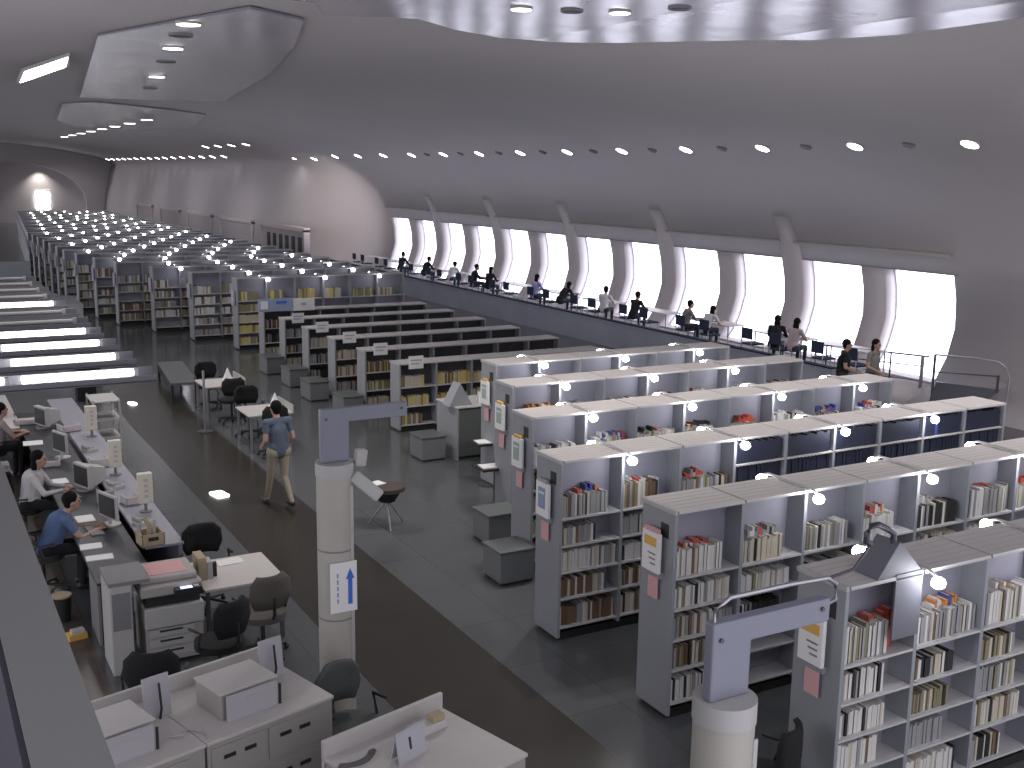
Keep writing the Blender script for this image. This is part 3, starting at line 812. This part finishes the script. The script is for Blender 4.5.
# ------------------------------------------------------------------ aisle furniture
def box_bench(x, y, lx, ly, h, label, rz=0):
    e = empty('box_bench', (x,y,0), rz); tag(e, label, 'bench', 'box benches at the shelf ends')
    MB().box(0,lx,0,ly,.03,h-.04,grey_m2).build('body', e, bevel=.01)
    MB().box(-.015,lx+.015,-.015,ly+.015,h-.04,h,teal_m).build('cushion', e, bevel=.01)
    MB().box(.02,lx-.02,.02,ly-.02,0,.03,dark_m).build('base', e)
grey_m2 = mat('bench_grey', (.17,.18,.185),.5)
box_bench(6.42,11.72,.50,.50,.46,'grey box bench with dark top nearest, left of the third tall bookshelf')
box_bench(7.0,13.15,.55,.5,.46,'grey box bench beside the end of the fourth tall bookshelf')
box_bench(8.08,17.8,.48,.55,.46,'grey box bench left of the service desk')
box_bench(8.1,21.9,.45,.7,.46,'grey box bench at the end of the second low bookshelf')
box_bench(8.1,25.6,.45,.7,.46,'grey box bench at the end of the fourth low bookshelf')
box_bench(8.1,27.5,.45,.7,.46,'grey box bench at the end of the fifth low bookshelf')
box_bench(8.0,23.8,.45,.7,.46,'grey box bench at the end of the third low bookshelf')
# service desk
e = empty('service_desk', (8.75,17.65,0)); tag(e, 'grey service desk with white top, left of the green notices', 'desk')
MB().box(0,.95,.02,.85,.06,.97,mat('desk_green_grey',(.10,.11,.105),.5)).build('cabinet', e)
MB().box(-.03,.0,0,.88,0,.98,shelf_end).build('side_panel', e); MB().box(-.05,1.0,-.02,.9,.97,1.0,white_m).build('worktop', e, bevel=.006)
MB().box(.02,.93,.05,.8,0,.06,dark_m).build('plinth', e)
pr_ = MB().add([(-.25,0,1.0),(.22,0,1.0),(-.02,0,1.42),(-.25,.3,1.0),(.22,.3,1.0),(-.02,.3,1.42)],[(0,1,2),(5,4,3),(0,3,4,1),(1,4,5,2),(2,5,3,0)],shelf_m).build('gabled_sign',None,(8.85,17.75,.0)); tag(pr_,'grey gabled block standing on the service desk','stand')
o = MB().box(-.11,.11,0,.012,0,.2,paper_m,Matrix.Rotation(-.25,4,'X')).box(-.11,.11,.09,.10,0,.2,paper_m,Matrix.Rotation(.2,4,'X')).build('paper_card',None,(9.35,17.8,1.0)); tag(o,'folded white card standing on the service desk','card')
def slope_desk(x,y,label):
    e = empty('search_table', (x,y,0)); tag(e,label,'table','small search tables')
    MB().box(-.3,.32,-.18,.22,.72,.75,dark_m).build('tabletop', e)
    MB().cyl((0,0,.02),(0,0,.72),.03,dsteel_m).build('column', e); MB().cyl((0,0,0),(0,0,.02),.2,dsteel_m,n=24).build('base', e)
    o = MB().box(-.25,.12,-.14,.12,0,.015,paper_m,Matrix.Rotation(-.12,4,'Z')).build('open_sheet',None,(x,y,.75)); tag(o,'white sheet lying on the '+label,'paper')
    o = MB().add([(-.08,-.05,0),(.08,-.05,0),(.08,.07,0),(-.08,.07,0),(.0,.01,.17)],[(0,3,2,1),(0,1,4),(1,2,4),(2,3,4),(3,0,4)],paper_m).build('paper_stand',None,(x+.17,y+.06,.75)); tag(o,'folded white card on the '+label,'card')
slope_desk(8.52,16.0,'small dark table in front of the service desk')
slope_desk(7.85,14.55,'small dark table left of the fifth tall bookshelf')
def study_table(x,y,label,hasc):
    e = empty('study_table',(x,y,0)); tag(e,label,'table','white study tables in the aisle')
    MB().box(0,.85,0,.95,.69,.72,white_m).build('tabletop', e, bevel=.006)
    for a in (.05,.80):
        for c in (.05,.9): MB().box(a-.02,a+.02,c-.02,c+.02,0,.69,steel_m).build('leg', e)
    MB().box(.84,.86,.0,.95,.72,.86,lgrey_m).build('side_screen', e)
study_table(5.45,19.75,'white study table just beyond the walking person',0)
study_table(5.4,22.85,'white study table second beyond the walking person',0)
o = MB().add([(-.1,-.06,0),(.1,-.06,0),(.1,.08,0),(-.1,.08,0),(.0,.01,.28)],[(0,3,2,1),(0,1,4),(1,2,4),(2,3,4),(3,0,4)],paper_m).build('paper_stand',None,(6.15,20.4,.72)); tag(o,'white folded card on the nearer white study table','card')
o = MB().add([(-.1,-.06,0),(.1,-.06,0),(.1,.08,0),(-.1,.08,0),(.0,.01,.28)],[(0,3,2,1),(0,1,4),(1,2,4),(2,3,4),(3,0,4)],paper_m).build('paper_stand',None,(6.05,23.5,.72)); tag(o,'white folded card on the farther white study table','card')
office_chair((5.85,21.15,0),PI,black_m,'black chair on the far side of the nearer white study table')
office_chair((5.8,19.45,0),0,black_m,'black chair before the nearer white study table')
office_chair((5.85,22.5,0),0,black_m,'black chair before the farther white study table')
office_chair((5.8,24.25,0),PI,black_m,'black chair on the far side of the farther white study table')
e = empty('long_bench',(5.15,25.0,0),-.1); tag(e,'long low dark bench alone in the aisle at left','bench')
MB().box(0,.6,0,3.0,.40,.46,teal_m).build('seat', e, bevel=.01)
for yy in (.04,2.9):
    for xx in (.03,.55): MB().box(xx-.03,xx+.03,yy-.03,yy+.05,0,.40,dark_m).build('leg', e)
MB().box(.0,.03,0,3,.28,.40,dark_m).build('side_rail', e)
o = MB().cyl((0,0,0),(0,0,1.25),.025,steel_m,n=10).cyl((0,0,0),(0,0,.02),.16,dsteel_m,n=20).build('post_stand',None,(5.15,21.9,0)); tag(o,'thin steel post standing left of the farther white study table','post')
# round brown stool behind the pillar + white sheet
e = empty('round_stool',(6.1,14.7,0)); tag(e,'round brown-topped stool with thin legs behind the left pillar','stool')
MB().cyl((0,0,.55),(0,0,.61),.27,brown_m,n=28).cyl((0,0,.38),(0,0,.55),.12,black_m,r1=.22,n=20).build('seat', e)
for i in range(3):
    a = 2*PI*i/3+.3; MB().tube([(0,0,.4),(.3*math.cos(a),.3*math.sin(a),0)],.012,steel_m).build('leg', e)
o = MB().box(-.15,.15,-.1,.1,0,.01,paper_m).build('paper_sheet',None,(5.97,14.88,.61),.3); tag(o,'white sheet on the round brown stool','paper')
o = MB().box(-.10,.10,-.16,.16,.0,.02,mat('floor_patch_glow',(1,1,1),.4,emit=(1,1,1),es=5)).build('floor_glow_patch',None,(4.27,17.37,.004),.2); tag(o,'small bright glowing square lying on the dark aisle floor','light')  # flat glowing block laid on the aisle floor
o = MB().box(-.06,.06,-.12,.12,.0,.02,MATS['floor_patch_glow']).build('floor_glow_patch',None,(4.35,25.3,.004),.2); tag(o,'small bright glowing floor patch farther up the aisle by the pendants','light')  # smaller glowing block, same material, farther along

# ------------------------------------------------------------------ pendants over the office
for i in range(11):
    y = 13.0+1.22*i
    on = i in (0,1,2,3,6)
    e = empty('pendant_light',(0,y,2.9))
    lab = {0:'nearest lit tube pendant over the staff desks',1:'second nearest lit tube pendant over the staff desks',2:'third nearest lit tube pendant over the staff desks',3:'fourth nearest lit tube pendant over the staff desks',6:'lit tube pendant seen alone beyond two unlit ones'}
    tag(e, lab.get(i,'unlit grey trough pendant, %s from the near end over the staff desks' % ORD[i]), 'pendant light', 'pendant lights over the staff desks')
    MB().box(-2.0,2.5,-.13,-.11,-.10,-.03,mat('pendant_grey',(.15,.15,.17),.5)).box(-2.0,2.5,.12,.14,-.10,.03,MATS['pendant_grey']).box(-2.0,2.5,-.13,.14,-.11,-.09,MATS['pendant_grey']).build('trough', e)
    for (a,b2) in ((1.08,2.26),(-.3,.9),(-1.7,-.5)):
        MB().cyl((a,0,.0),(b2,0,.0),.038 if on else .03,tube_m if on else lgrey_m,n=12).build('tube', e)
        MB().box(b2,b2+.05,-.03,.03,-.04,.04,lgrey_m).build('socket', e)

# ------------------------------------------------------------------ office
e = empty('staff_desk',(1.62,12.15,0)); tag(e,'long dark-topped staff desk running away behind the copier','desk')
MB().box(0,.62,0,9.6,.70,.73,mat('dark_desktop',(.035,.037,.045),.35)).build('desktop', e, bevel=.006)
MB().box(.0,.03,0,.6,0,.70,grey_m).box(.59,.62,0,9.6,0,.70,grey_m).build('panel', e)
for yy in (3.2,6.4,9.3): MB().box(.05,.57,yy,yy+.04,0,.70,grey_m).build('leg', e)
e = empty('reception_counter',(2.28,12.9,0)); tag(e,'higher white-topped counter ledge on the aisle side of the staff desk','counter')
MB().box(0,.45,0,9.5,.78,.82,mat('lavender_counter',(.28,.28,.33),.35)).build('ledge', e, bevel=.01); MB().box(.38,.43,0,9.5,0,.78,mat('counter_front',(.20,.20,.24),.4)).build('front', e)
e = empty('narrow_cabinet',(1.62,11.3,0)); tag(e,'narrow pale grey cabinet left of the copier','cabinet')
MB().box(0,.22,0,.55,.0,.98,lgrey_m).build('body', e, bevel=.01); MB().box(-.01,.40,-.01,.56,.98,1.02,grey_m).build('top', e)
MB().box(.02,.20,-.012,0,.5,.9,grey_m).build('door', e)
# copier
e = empty('photocopier',(1.97,11.36,0)); tag(e,'grey photocopier with pink tray top and lit display','copier')
MB().box(.0,.6,.0,.58,.04,.42,cream_m).build('base', e, bevel=.01)
for z in (.10,.22,.33):
    d = MB().box(.03,.5,-.014,0,z,z+.085,lgrey_m).build('paper_drawer', e); MB().box(.14,.38,-.02,-.014,z+.05,z+.07,dark_m).build('handle', d)
MB().box(-.01,.61,-.03,.58,.43,.66,lgrey_m).build('front_cover', e, bevel=.015)
MB().box(.02,.58,.02,.56,.66,.78,dark_m).build('output_slot', e)
MB().box(-.04,.60,-.03,.6,.78,.90,cream_m).build('scanner', e, bevel=.02)
MB().box(-.03,.57,.05,.58,.90,.97,cream_m).build('feeder', e, bevel=.02)
MB().box(.08,.48,.12,.5,.97,.976,pink_m).build('feeder_tray', e)
p = MB().box(.30,.58,-.12,-.03,.80,.86,dark_m).build('control_panel', e); MB().box(.36,.48,-.11,-.05,.86,.865,screen_m).build('display', p)
MB().box(.50,.55,-.10,-.05,.86,.868,white_m).build('button', p)
# table right of copier
e = empty('white_table',(2.62,11.45,0)); tag(e,'white table right of the photocopier','table')
MB().box(0,.90,0,.95,.69,.72,white_m).build('tabletop', e, bevel=.006)
for a in (.04,.86):
    for c in (.04,.9): MB().box(a-.02,a+.02,c-.02,c+.02,0,.69,dsteel_m).build('leg', e)
MB().box(.02,.88,.88,.92,.35,.69,dark_m).build('modesty_panel', e)
o = MB().box(0,.09,0,.28,0,.26,wood_m).box(.1,.16,.02,.2,0,.2,lgrey_m).build('file_box',None,(2.63,11.75,.72)); tag(o,'tan file box on the white table','box')
o = MB().box(0,.05,0,.05,0,.17,dark_m).build('bottle',None,(2.80,11.82,.72),bevel=.01); tag(o,'small dark bottle beside the tan file box','bottle')
o = MB().box(0,.3,0,.2,0,.012,paper_m).build('paper_stack',None,(2.95,12.1,.72),.1); tag(o,'white papers at the back of the white table','paper')
office_chair((3.15,11.12,0),.2,mat('brown_grey_fabric',(.09,.08,.07),.9),'grey-brown office chair in front of the white table')
office_chair((2.95,12.75,0),PI,black_m,'black office chair behind the white table')
office_chair((2.55,10.6,0),.5,black_m,'black office chair between the copier and the white counters')
office_chair((1.75,9.75,0),-.3,black_m,'black office chair behind the white counter at lower left')
# rotated white counters at the bottom
def counter(x,y,rz,units,label,withbox):
    for i in range(units):
        e = empty('white_counter',(x+i*1.16*math.cos(rz),y+i*1.16*math.sin(rz),0),rz); tag(e,label[i],'counter','white drawer counters')
        MB().box(.01,1.15,0,.95,.28,.93,cream_m).build('body', e, bevel=.006)
        MB().box(0,1.155,-.02,.98,.93,.96,white_m).build('worktop', e, bevel=.006)
        for (a,c) in ((.12,.38),(.62,.38),(.12,.70),(.62,.70)):
            d = MB().box(a-.08,a+.40,-.012,0,c-.08,c+.19,cream_m).build('drawer', e)
            MB().box(a+.02,a+.12,-.02,-.012,c+.08,c+.11,dark_m).build('handle', d); MB().box(a+.2,a+.3,-.02,-.012,c+.08,c+.11,dark_m).build('handle', d)
        for a in (.05,1.08):
            for c in (.04,.88): MB().box(a,a+.04,c,c+.04,0,.28,grey_m).build('leg', e)
        MB().box(.0,1.155,.95,.985,.80,1.09,white_m).build('back_screen', e, bevel=.006)
RZ = .27
counter(0.62,7.45,RZ,2,['left white counter unit at bottom left, partly cut by the parapet','right white counter unit at bottom left with drawer front'],True)
def onc(x,y,lx,ly,rz=RZ): return (x+lx*math.cos(rz)-ly*math.sin(rz), y+lx*math.sin(rz)+ly*math.cos(rz))
for q,(lx,lab) in enumerate(((.36,'white slatted cube box on the left counter unit'),(1.42,'white cube box on the right counter unit'))):
    cx_,cy_ = onc(.62,7.45,lx,.22)
    e = empty('sorting_box',(cx_,cy_,.96),RZ); tag(e,lab,'box','white boxes on the counters')
    MB().box(0,.5,.0,.40,0,.21,cream_m).build('body', e, bevel=.006); MB().box(-.01,.51,-.01,.41,.21,.222,white_m).build('lid', e)
    f = MB().box(.02,.47,-.06,-.04,0,.21,mat('frosted_panel',(.42,.41,.44),.3)).build('front_panel', e); MB().box(.20,.32,-.064,-.06,.13,.16,lgrey_m).build('label_plate', f)
    MB().cyl((.50,-.05,0),(.50,-.05,.17),.012,dark_m,n=8).build('peg', e)
for (lx,ly,lab) in ((.98,.60,'grey framed stand behind the left cube box'),(2.02,.60,'grey framed stand behind the right cube box')):
    cx_,cy_ = onc(.62,7.45,lx,ly)
    o = MB().box(0,.22,0,.015,0,.34,mat('stand_grey',(.38,.37,.40),.4),Matrix.Rotation(-.12,4,'X')).tube([(.11,-.02,.3),(.11,-.05,.1),(.11,-.02,0)],.01,dark_m).build('notice_stand',None,(cx_,cy_,.96),RZ); tag(o,lab,'stand')
cx_,cy_ = onc(.62,7.45,1.0,.25)
o = MB().tube([(0,0,.012),(.08,-.05,.012),(.15,.02,.012),(.22,-.1,.012),(.2,-.2,.012)],.008,lgrey_m).build('cable',None,(cx_,cy_,.96),RZ); tag(o,'thin grey cable loose on the left counter top','cable')
# centre counter
counter(2.7,6.22,RZ,1,['white counter at the bottom centre with folded notice on it'],False)
def lc(lx,ly): return onc(2.7,6.22,lx,ly)
c1 = lc(.48,.50)
o = MB().box(-.14,.14,0,.012,0,.22,mat('grey_notice',(.42,.42,.46),.6),Matrix.Rotation(-.2,4,'X')).box(-.14,.14,.09,.10,0,.22,MATS['grey_notice'],Matrix.Rotation(.22,4,'X')).box(-.02,.0,-.004,0,.08,.17,dark_m,Matrix.Rotation(-.2,4,'X')).build('folded_notice',None,(c1[0],c1[1],.96),RZ+.1); tag(o,'grey folded notice standing on the centre counter','notice')
c1 = lc(.82,.75)
o = MB().box(-.16,.16,-.06,.06,0,.07,white_m).box(.02,.14,-.05,.03,.07,.12,wood_m).build('card_tray',None,(c1[0],c1[1],.96),RZ,bevel=.004); tag(o,'white card tray at the back of the centre counter','tray')
c1 = lc(.12,.42)
o = MB().cyl((0,0,0),(0,0,.05),.03,grey_m).cyl((0,0,.02),(.12,.02,.03),.012,dark_m).build('stapler',None,(c1[0],c1[1],.96),RZ); tag(o,'small grey stapler left of the folded notice','stapler')
c1 = lc(.30,.2)
o = MB().box(-.12,.12,-.04,.04,0,.03,grey_m).box(-.05,.05,-.03,.03,.03,.05,lgrey_m).build('scanner',None,(c1[0],c1[1],.96),RZ); tag(o,'small grey hand scanner lying on the centre counter','scanner')
office_chair((3.12,8.35,0),PI+.3,mat('green_grey_fabric',(.07,.08,.075),.8),'grey-green chair back beside the foot of the left pillar')
office_chair((5.74,6.05,0),.5,black_m,'black chair at the bottom between pillar and nearest bookshelf')
office_chair((2.6,7.2,0),.3,mat('grey_fabric',(.12,.12,.12),.9),'grey chair back in front of the right counter unit')

# staff clutter
def monitor(x,y,z,rz,label,crt=False):
    e = empty('computer_monitor',(x,y,z),rz); tag(e,label,'monitor','monitors on the staff desks')
    if crt:
        MB().box(-.2,.2,-.02,.06,.05,.38,lgrey_m).add([(-.18,.06,.06),(.18,.06,.06),(.18,.06,.36),(-.18,.06,.36),(-.1,.3,.12),(.1,.3,.12),(.1,.3,.30),(-.1,.3,.30)],[(0,4,5,1),(1,5,6,2),(2,6,7,3),(3,7,4,0),(4,7,6,5)],lgrey_m).build('casing', e)
    else:
        MB().box(-.22,.22,-.015,.025,.10,.42,lgrey_m).build('casing', e, bevel=.01)
        MB().cyl((0,.02,.0),(0,.02,.2),.025,lgrey_m).build('neck', e)
    MB().box(-.19,.19,-.022,-.018,.13 if not crt else .08,.39 if not crt else .35,dark_m).build('screen', e)
    MB().cyl((0,.03,0),(0,.03,.02),.12,lgrey_m,n=20).build('foot', e)
for i,(x,y,lab) in enumerate([(2.08,14.2,'grey monitor in front of the person in blue'),(2.02,16.0,'grey monitor in front of the person in white'),(1.98,18.0,'grey monitor beyond the person in white'),(1.95,20.3,'farthest grey monitor on the staff desk')]):
    monitor(x,y,.73,-PI/2+.35,lab,i%2==1)
papers = [(1.75,13.45,.25,.2,'white sheet nearest on the dark staff desk'),(1.78,13.0,.3,.18,'second white sheet on the dark staff desk'),(1.85,14.6,.22,.3,'white sheet beside the person in blue'),(1.8,16.6,.2,.28,'white sheet beside the person in white'),(1.7,19.2,.3,.3,'white sheet farther along the staff desk')]
for x,y,w,d,lab in papers:
    o = MB().box(-w/2,w/2,-d/2,d/2,0,.012,paper_m).build('paper_sheet',None,(x,y,.73),random.uniform(-.1,.1)); tag(o,lab,'paper')
def sign_tower(x,y,lab):
    e = empty('counter_sign',(x,y,.82)); tag(e,lab,'sign','upright signs on the counter')
    MB().box(-.09,.09,-.05,.05,.12,.52,mat('sign_cream',(.60,.57,.48),.5)).build('panel', e, bevel=.008)
    MB().cyl((0,0,0),(0,0,.12),.02,grey_m).build('neck', e); MB().cyl((0,0,0),(0,0,.015),.08,grey_m,n=20).build('foot', e)
    for q in range(4): MB().box(-.02,.03,-.054,-.05,.2+.07*q,.24+.07*q,lgrey_m).build('character', e)
sign_tower(2.58,18.9,'farthest of three upright cream signs on the counter'); sign_tower(2.52,16.3,'middle of three upright cream signs on the counter'); sign_tower(2.56,14.3,'nearest of three upright cream signs on the counter')
def phone(x,y,z,lab):
    o = MB().box(-.09,.09,-.1,.1,0,.05,lgrey_m).cyl((-.07,-.1,.08),(-.07,.1,.08),.025,cream_m).box(-.01,.07,-.06,.06,.05,.055,grey_m).build('telephone',None,(x,y,z),.3,bevel=.006); tag(o,lab,'telephone')
phone(2.42,13.8,.82,'pale telephone nearest on the counter ledge'); phone(2.4,15.6,.82,'pale telephone between the nearer two signs'); phone(2.4,17.9,.82,'pale telephone before the farthest sign')
def basket(x,y,z,w,d,h,m,lab,cont=True):
    e = empty('basket',(x,y,z),.1); tag(e,lab,'basket')
    MB().box(-w/2,w/2,-d/2,-d/2+.015,0,h,m).box(-w/2,w/2,d/2-.015,d/2,0,h,m).box(-w/2,-w/2+.015,-d/2,d/2,0,h,m).box(w/2-.015,w/2,-d/2,d/2,0,h,m).box(-w/2,w/2,-d/2,d/2,0,.015,m).build('body', e)
    MB().box(-.06,.06,-d/2-.005,-d/2,h*.45,h*.75,dark_m).build('hand_hole', e)
basket(2.36,13.0,.82,.27,.26,.15,wood_m,'tan open box on the counter behind the copier')
o = MB().tube([(0,0,0),(.02,0,.2),(-.03,.02,.3)],.03,wood_m).tube([(.06,.02,0),(.09,.03,.26)],.02,lgrey_m).tube([(-.08,.0,0),(-.1,.03,.24)],.025,cream_m).build('rolled_papers',None,(2.34,13.02,.835)); tag(o,'rolled papers standing in the tan open box','paper')
for i,(x,y,w,d,h,m,lab) in enumerate([(2.45,14.75,.2,.25,.12,white_m,'white paper tray beside the nearest sign'),(2.2,15.2,.16,.2,.2,cream_m,'cream desk caddy near the person in white'),(2.38,16.9,.25,.28,.14,white_m,'white round-edged tray by the middle sign'),
    (1.8,17.6,.25,.25,.1,white_m,'white tray on the staff desk beyond the person in white'),(2.3,19.5,.3,.3,.12,white_m,'white tray near the farthest sign'),(1.8,20.9,.4,.5,.10,white_m,'broad white tray at the far end of the staff desk')]):
    o = MB().box(-w/2,w/2,-d/2,d/2,0,h*.3,m).box(-w/2,w/2,-d/2,-d/2+.02,0,h,m).box(-w/2,-w/2+.02,-d/2,d/2,0,h,m).box(w/2-.02,w/2,-d/2,d/2,0,h,m).build('desk_tray',None,(x,y,.73 if x < 2.26 else .82),random.uniform(-.3,.3),bevel=.01); tag(o,lab,'tray')
for (x,y,lab) in ((1.88,14.05,'dark keyboard before the person in blue'),(1.85,15.8,'dark keyboard before the person in white')):
    o = MB().box(-.08,.08,-.2,.2,0,.02,grey_m).build('keyboard',None,(x,y,.73),.1,bevel=.004); tag(o,lab,'keyboard')
# low cabinets / bins under desk
e = empty('waste_bin',(1.35,13.1,0)); tag(e,'dark bin with yellow rim at the foot of the staff desk','bin')
MB().cyl((0,0,0),(0,0,.3),.09,dark_m,r1=.11,n=20,caps=True).build('body', e); MB().cyl((0,0,.3),(0,0,.32),.115,wood_m,n=20).build('rim', e)
o = MB().box(-.10,.10,-.07,.07,0,.07,orange_m).box(-.06,.08,-.05,.04,.07,.11,white_m).build('parcel',None,(1.42,12.5,0),.2); tag(o,'orange and white parcel on the brown floor','parcel')
# second desk island at far left
e = empty('staff_desk',(.55,20.5,0)); tag(e,'bright white-topped staff desk at far left under the pendants','desk')
MB().box(0,1.1,0,3.2,.70,.73,white_m).build('desktop', e, bevel=.006); MB().box(0.03,.06,0.05,3.1,0,.70,grey_m).box(1.04,1.07,.05,3.1,0,.70,grey_m).build('panel', e)
monitor(1.2,21.6,.73,-PI/2,'dark-screened monitor on the bright far-left desk',False)
o = MB().box(-.2,.2,-.15,.15,0,.25,dark_m).build('printer',None,(1.05,22.6,.73),.1,bevel=.02); tag(o,'black printer on the bright far-left desk','printer')
e = empty('black_cart',(.75,17.7,0)); tag(e,'black cart between the staff desks at left','cart')
MB().box(0,.5,0,.8,.1,.62,black_m).build('body', e, bevel=.02); MB().box(-.01,.51,-.01,.81,.62,.65,grey_m).build('top', e)
for a in (.06,.44):
    for c in (.06,.74): MB().ball((a,c,.05),.05,dark_m).build('caster', e)
o = MB().box(-.15,.15,-.12,.12,0,.02,paper_m).build('paper_sheet',None,(1.0,18.2,.65),.1); tag(o,'white sheet on the black cart','paper')
o = MB().ball((0,0,.12),.13,mat('leaf_green',(.08,.13,.07),.8)).cyl((0,0,0),(0,0,.08),.06,white_m).build('potted_plant',None,(.85,17.9,.65)); tag(o,'small pale green plant on the black cart','plant')
person('seated staff person in blue shirt bent over the dark desk at left', (1.33,14.15,0), -PI/2, 'sit', m_blue, m_black, .012, False, bend=.45, seat=.46)
person('seated staff person in off-white shirt with dark shoulder hair at left', (1.34,16.3,0), -PI/2-.3, 'sit', m_wshirt, m_black, .012, True, bend=.2, seat=.46, sleeve='long')
person('seated staff person in pale pink shirt cut by the left edge', (1.15,19.9,0), -PI/2+.3, 'sit', m_pinkish, m_black, .014, False, bend=.2)
office_chair((1.27,14.15,0),-PI/2,mat('dark_grey_fabric',(.035,.033,.033),.9),'dark grey chair under the person in blue')
office_chair((1.27,16.3,0),-PI/2-.3,MATS['black_fabric'],'black chair under the person in off-white')
office_chair((1.1,19.9,0),-PI/2+.3,MATS['black_fabric'],'black chair under the person in pale pink')
e = empty('trolley',(2.9,21.0,0)); tag(e,'grey book trolley beyond the farthest cream sign','trolley')
for z in (.25,.6,.95): MB().box(0,.5,0,.8,z,z+.02,lgrey_m).build('shelf', e)
for a in (.02,.48):
    for c in (.02,.78): MB().box(a-.015,a+.015,c-.015,c+.015,.05,1.0,lgrey_m).build('leg', e)
# far left pieces
o = MB().box(3.6,5.0,52,52.6,0,1.15,mat('pale_green_counter',(.38,.42,.44),.5)).build('pale_counter'); tag(o,'pale counter front far away at left end of the hall','counter')
o = MB().box(3.3,3.7,26.0,26.4,0,1.0,black_m).build('dark_cabinet'); tag(o,'dark cabinet near the far pendants','cabinet')
o = MB().box(.0,.5,0,2.5,0,1.3,shelf_end).build('grey_cabinet',None,(4.1,34,0)); tag(o,'grey cabinet left of the far bookshelves','cabinet')
o = MB().box(.0,.5,0,2.0,0,1.0,dark_m).build('dark_cabinet',None,(3.9,30,0)); tag(o,'low dark cabinet left of the far bookshelves','cabinet')
# far end glow window
e = empty('window_13',(12.4,YE+2.9,0)); struct(e,'bright tall opening at the far end of the hall','window')
MB().box(-.55,.75,-.05,.0,1.3,2.9,mat('far_glow',(1,1,1),.5,emit=(1,.98,.95),es=9)).build('pane', e)
MB().box(-.65,-.55,-.08,.0,1.1,2.95,lgrey_m).box(.75,.85,-.08,0,1.1,2.95,lgrey_m).box(-.65,.85,-.08,0,2.9,3.0,lgrey_m).build('window_frame', e)
# parapet in the left foreground and slim column at left edge
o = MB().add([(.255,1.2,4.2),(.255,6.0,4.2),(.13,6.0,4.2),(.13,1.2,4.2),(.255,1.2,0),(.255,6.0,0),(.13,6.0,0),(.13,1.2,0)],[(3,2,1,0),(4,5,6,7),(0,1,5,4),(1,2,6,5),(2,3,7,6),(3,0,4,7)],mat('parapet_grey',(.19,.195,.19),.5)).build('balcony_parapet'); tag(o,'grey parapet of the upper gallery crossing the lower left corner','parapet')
MB().box(.118,.13,1.2,6.0,3.0,4.19,mat('parapet_inner_shade',(.035,.035,.05),.8)).build('inner_shade_sheet', o)['label'] = 'inner face darkened to shade'  # thin dark sheet added to paint shade on the parapet's inner face
o = MB().cyl((0,0,0),(0,0,7.4),.22,mat('column_grey',(.16,.16,.19),.6),n=28).build('round_column',None,(1.66,27.5,0)); tag(o,'slim grey column at the left edge of the picture','column')

# ------------------------------------------------------------------ lights & world
w = bpy.data.worlds.new('world'); S.world = w; w.use_nodes = True
bg = w.node_tree.nodes['Background']; bg.inputs['Color'].default_value = (.80,.78,.86,1); bg.inputs['Strength'].default_value = .80
def area(loc, rot, sx, sy, power, col, name='ceiling_lamp_light'):
    l = bpy.data.lights.new(name, 'AREA'); l.shape = 'RECTANGLE'; l.size = sx; l.size_y = sy; l.energy = power; l.color = col
    o = bpy.data.objects.new(name, l); COL.objects.link(o); o.location = loc; o.rotation_euler = rot; return o
def spot(loc, power, col, size=1.2, name='downlight_and_fill_beam', r=.12):
    l = bpy.data.lights.new(name, 'SPOT'); l.energy = power; l.color = col; l.spot_size = size; l.spot_blend = .8; l.shadow_soft_size = r
    o = bpy.data.objects.new(name, l); COL.objects.link(o); o.location = loc; return o
for x,y,on in dlu:
    if on: spot((x,y,ceil_z(x)-.25), 300, (1,.93,.9), 2.2)
for i in range(-3,15): spot((18.3 if i >= 0 else 14.5,14.75+2.95*i,5.8 if i >= 0 else 6.4), 45 if i >= 0 else 220, (1,.93,.95), 2.2)  # gallery downlight beams, plus added near fill spots without fittings
o = spot((17.0,49.5,5.4), 500, (1,.9,.85), 1.3, 'added_wall_wash', .2)  # added spot brightening the alcove return wall, no fitting there
o.rotation_euler = (Vector((20.0,56.5,2.5))-Vector((17.0,49.5,5.4))).to_track_quat('-Z','Y').to_euler()
o = spot((14.5,10.5,6.5), 380, (1,.92,.9), 1.15, 'added_wall_wash', .3)  # added spot brightening the wall beside the nearest window, no fitting
o.rotation_euler = (Vector((21.0,15.2,2.0))-Vector((14.5,10.5,6.5))).to_track_quat('-Z','Y').to_euler()
for yy in (64,76,88,100,108): spot((13.5,yy,6.3), 200, (1,.93,.97), 2.9, r=.4)  # added wide fill spots for the far end, away from the downlight row
spot((12.3,YE+2.2,5.3), 300, (1,.95,.85), 1.9)

S.view_settings.view_transform = 'Standard'; S.view_settings.look = 'None'; S.view_settings.gamma = 1
S.view_settings.exposure = 0.9
S.view_settings.use_curve_mapping = False
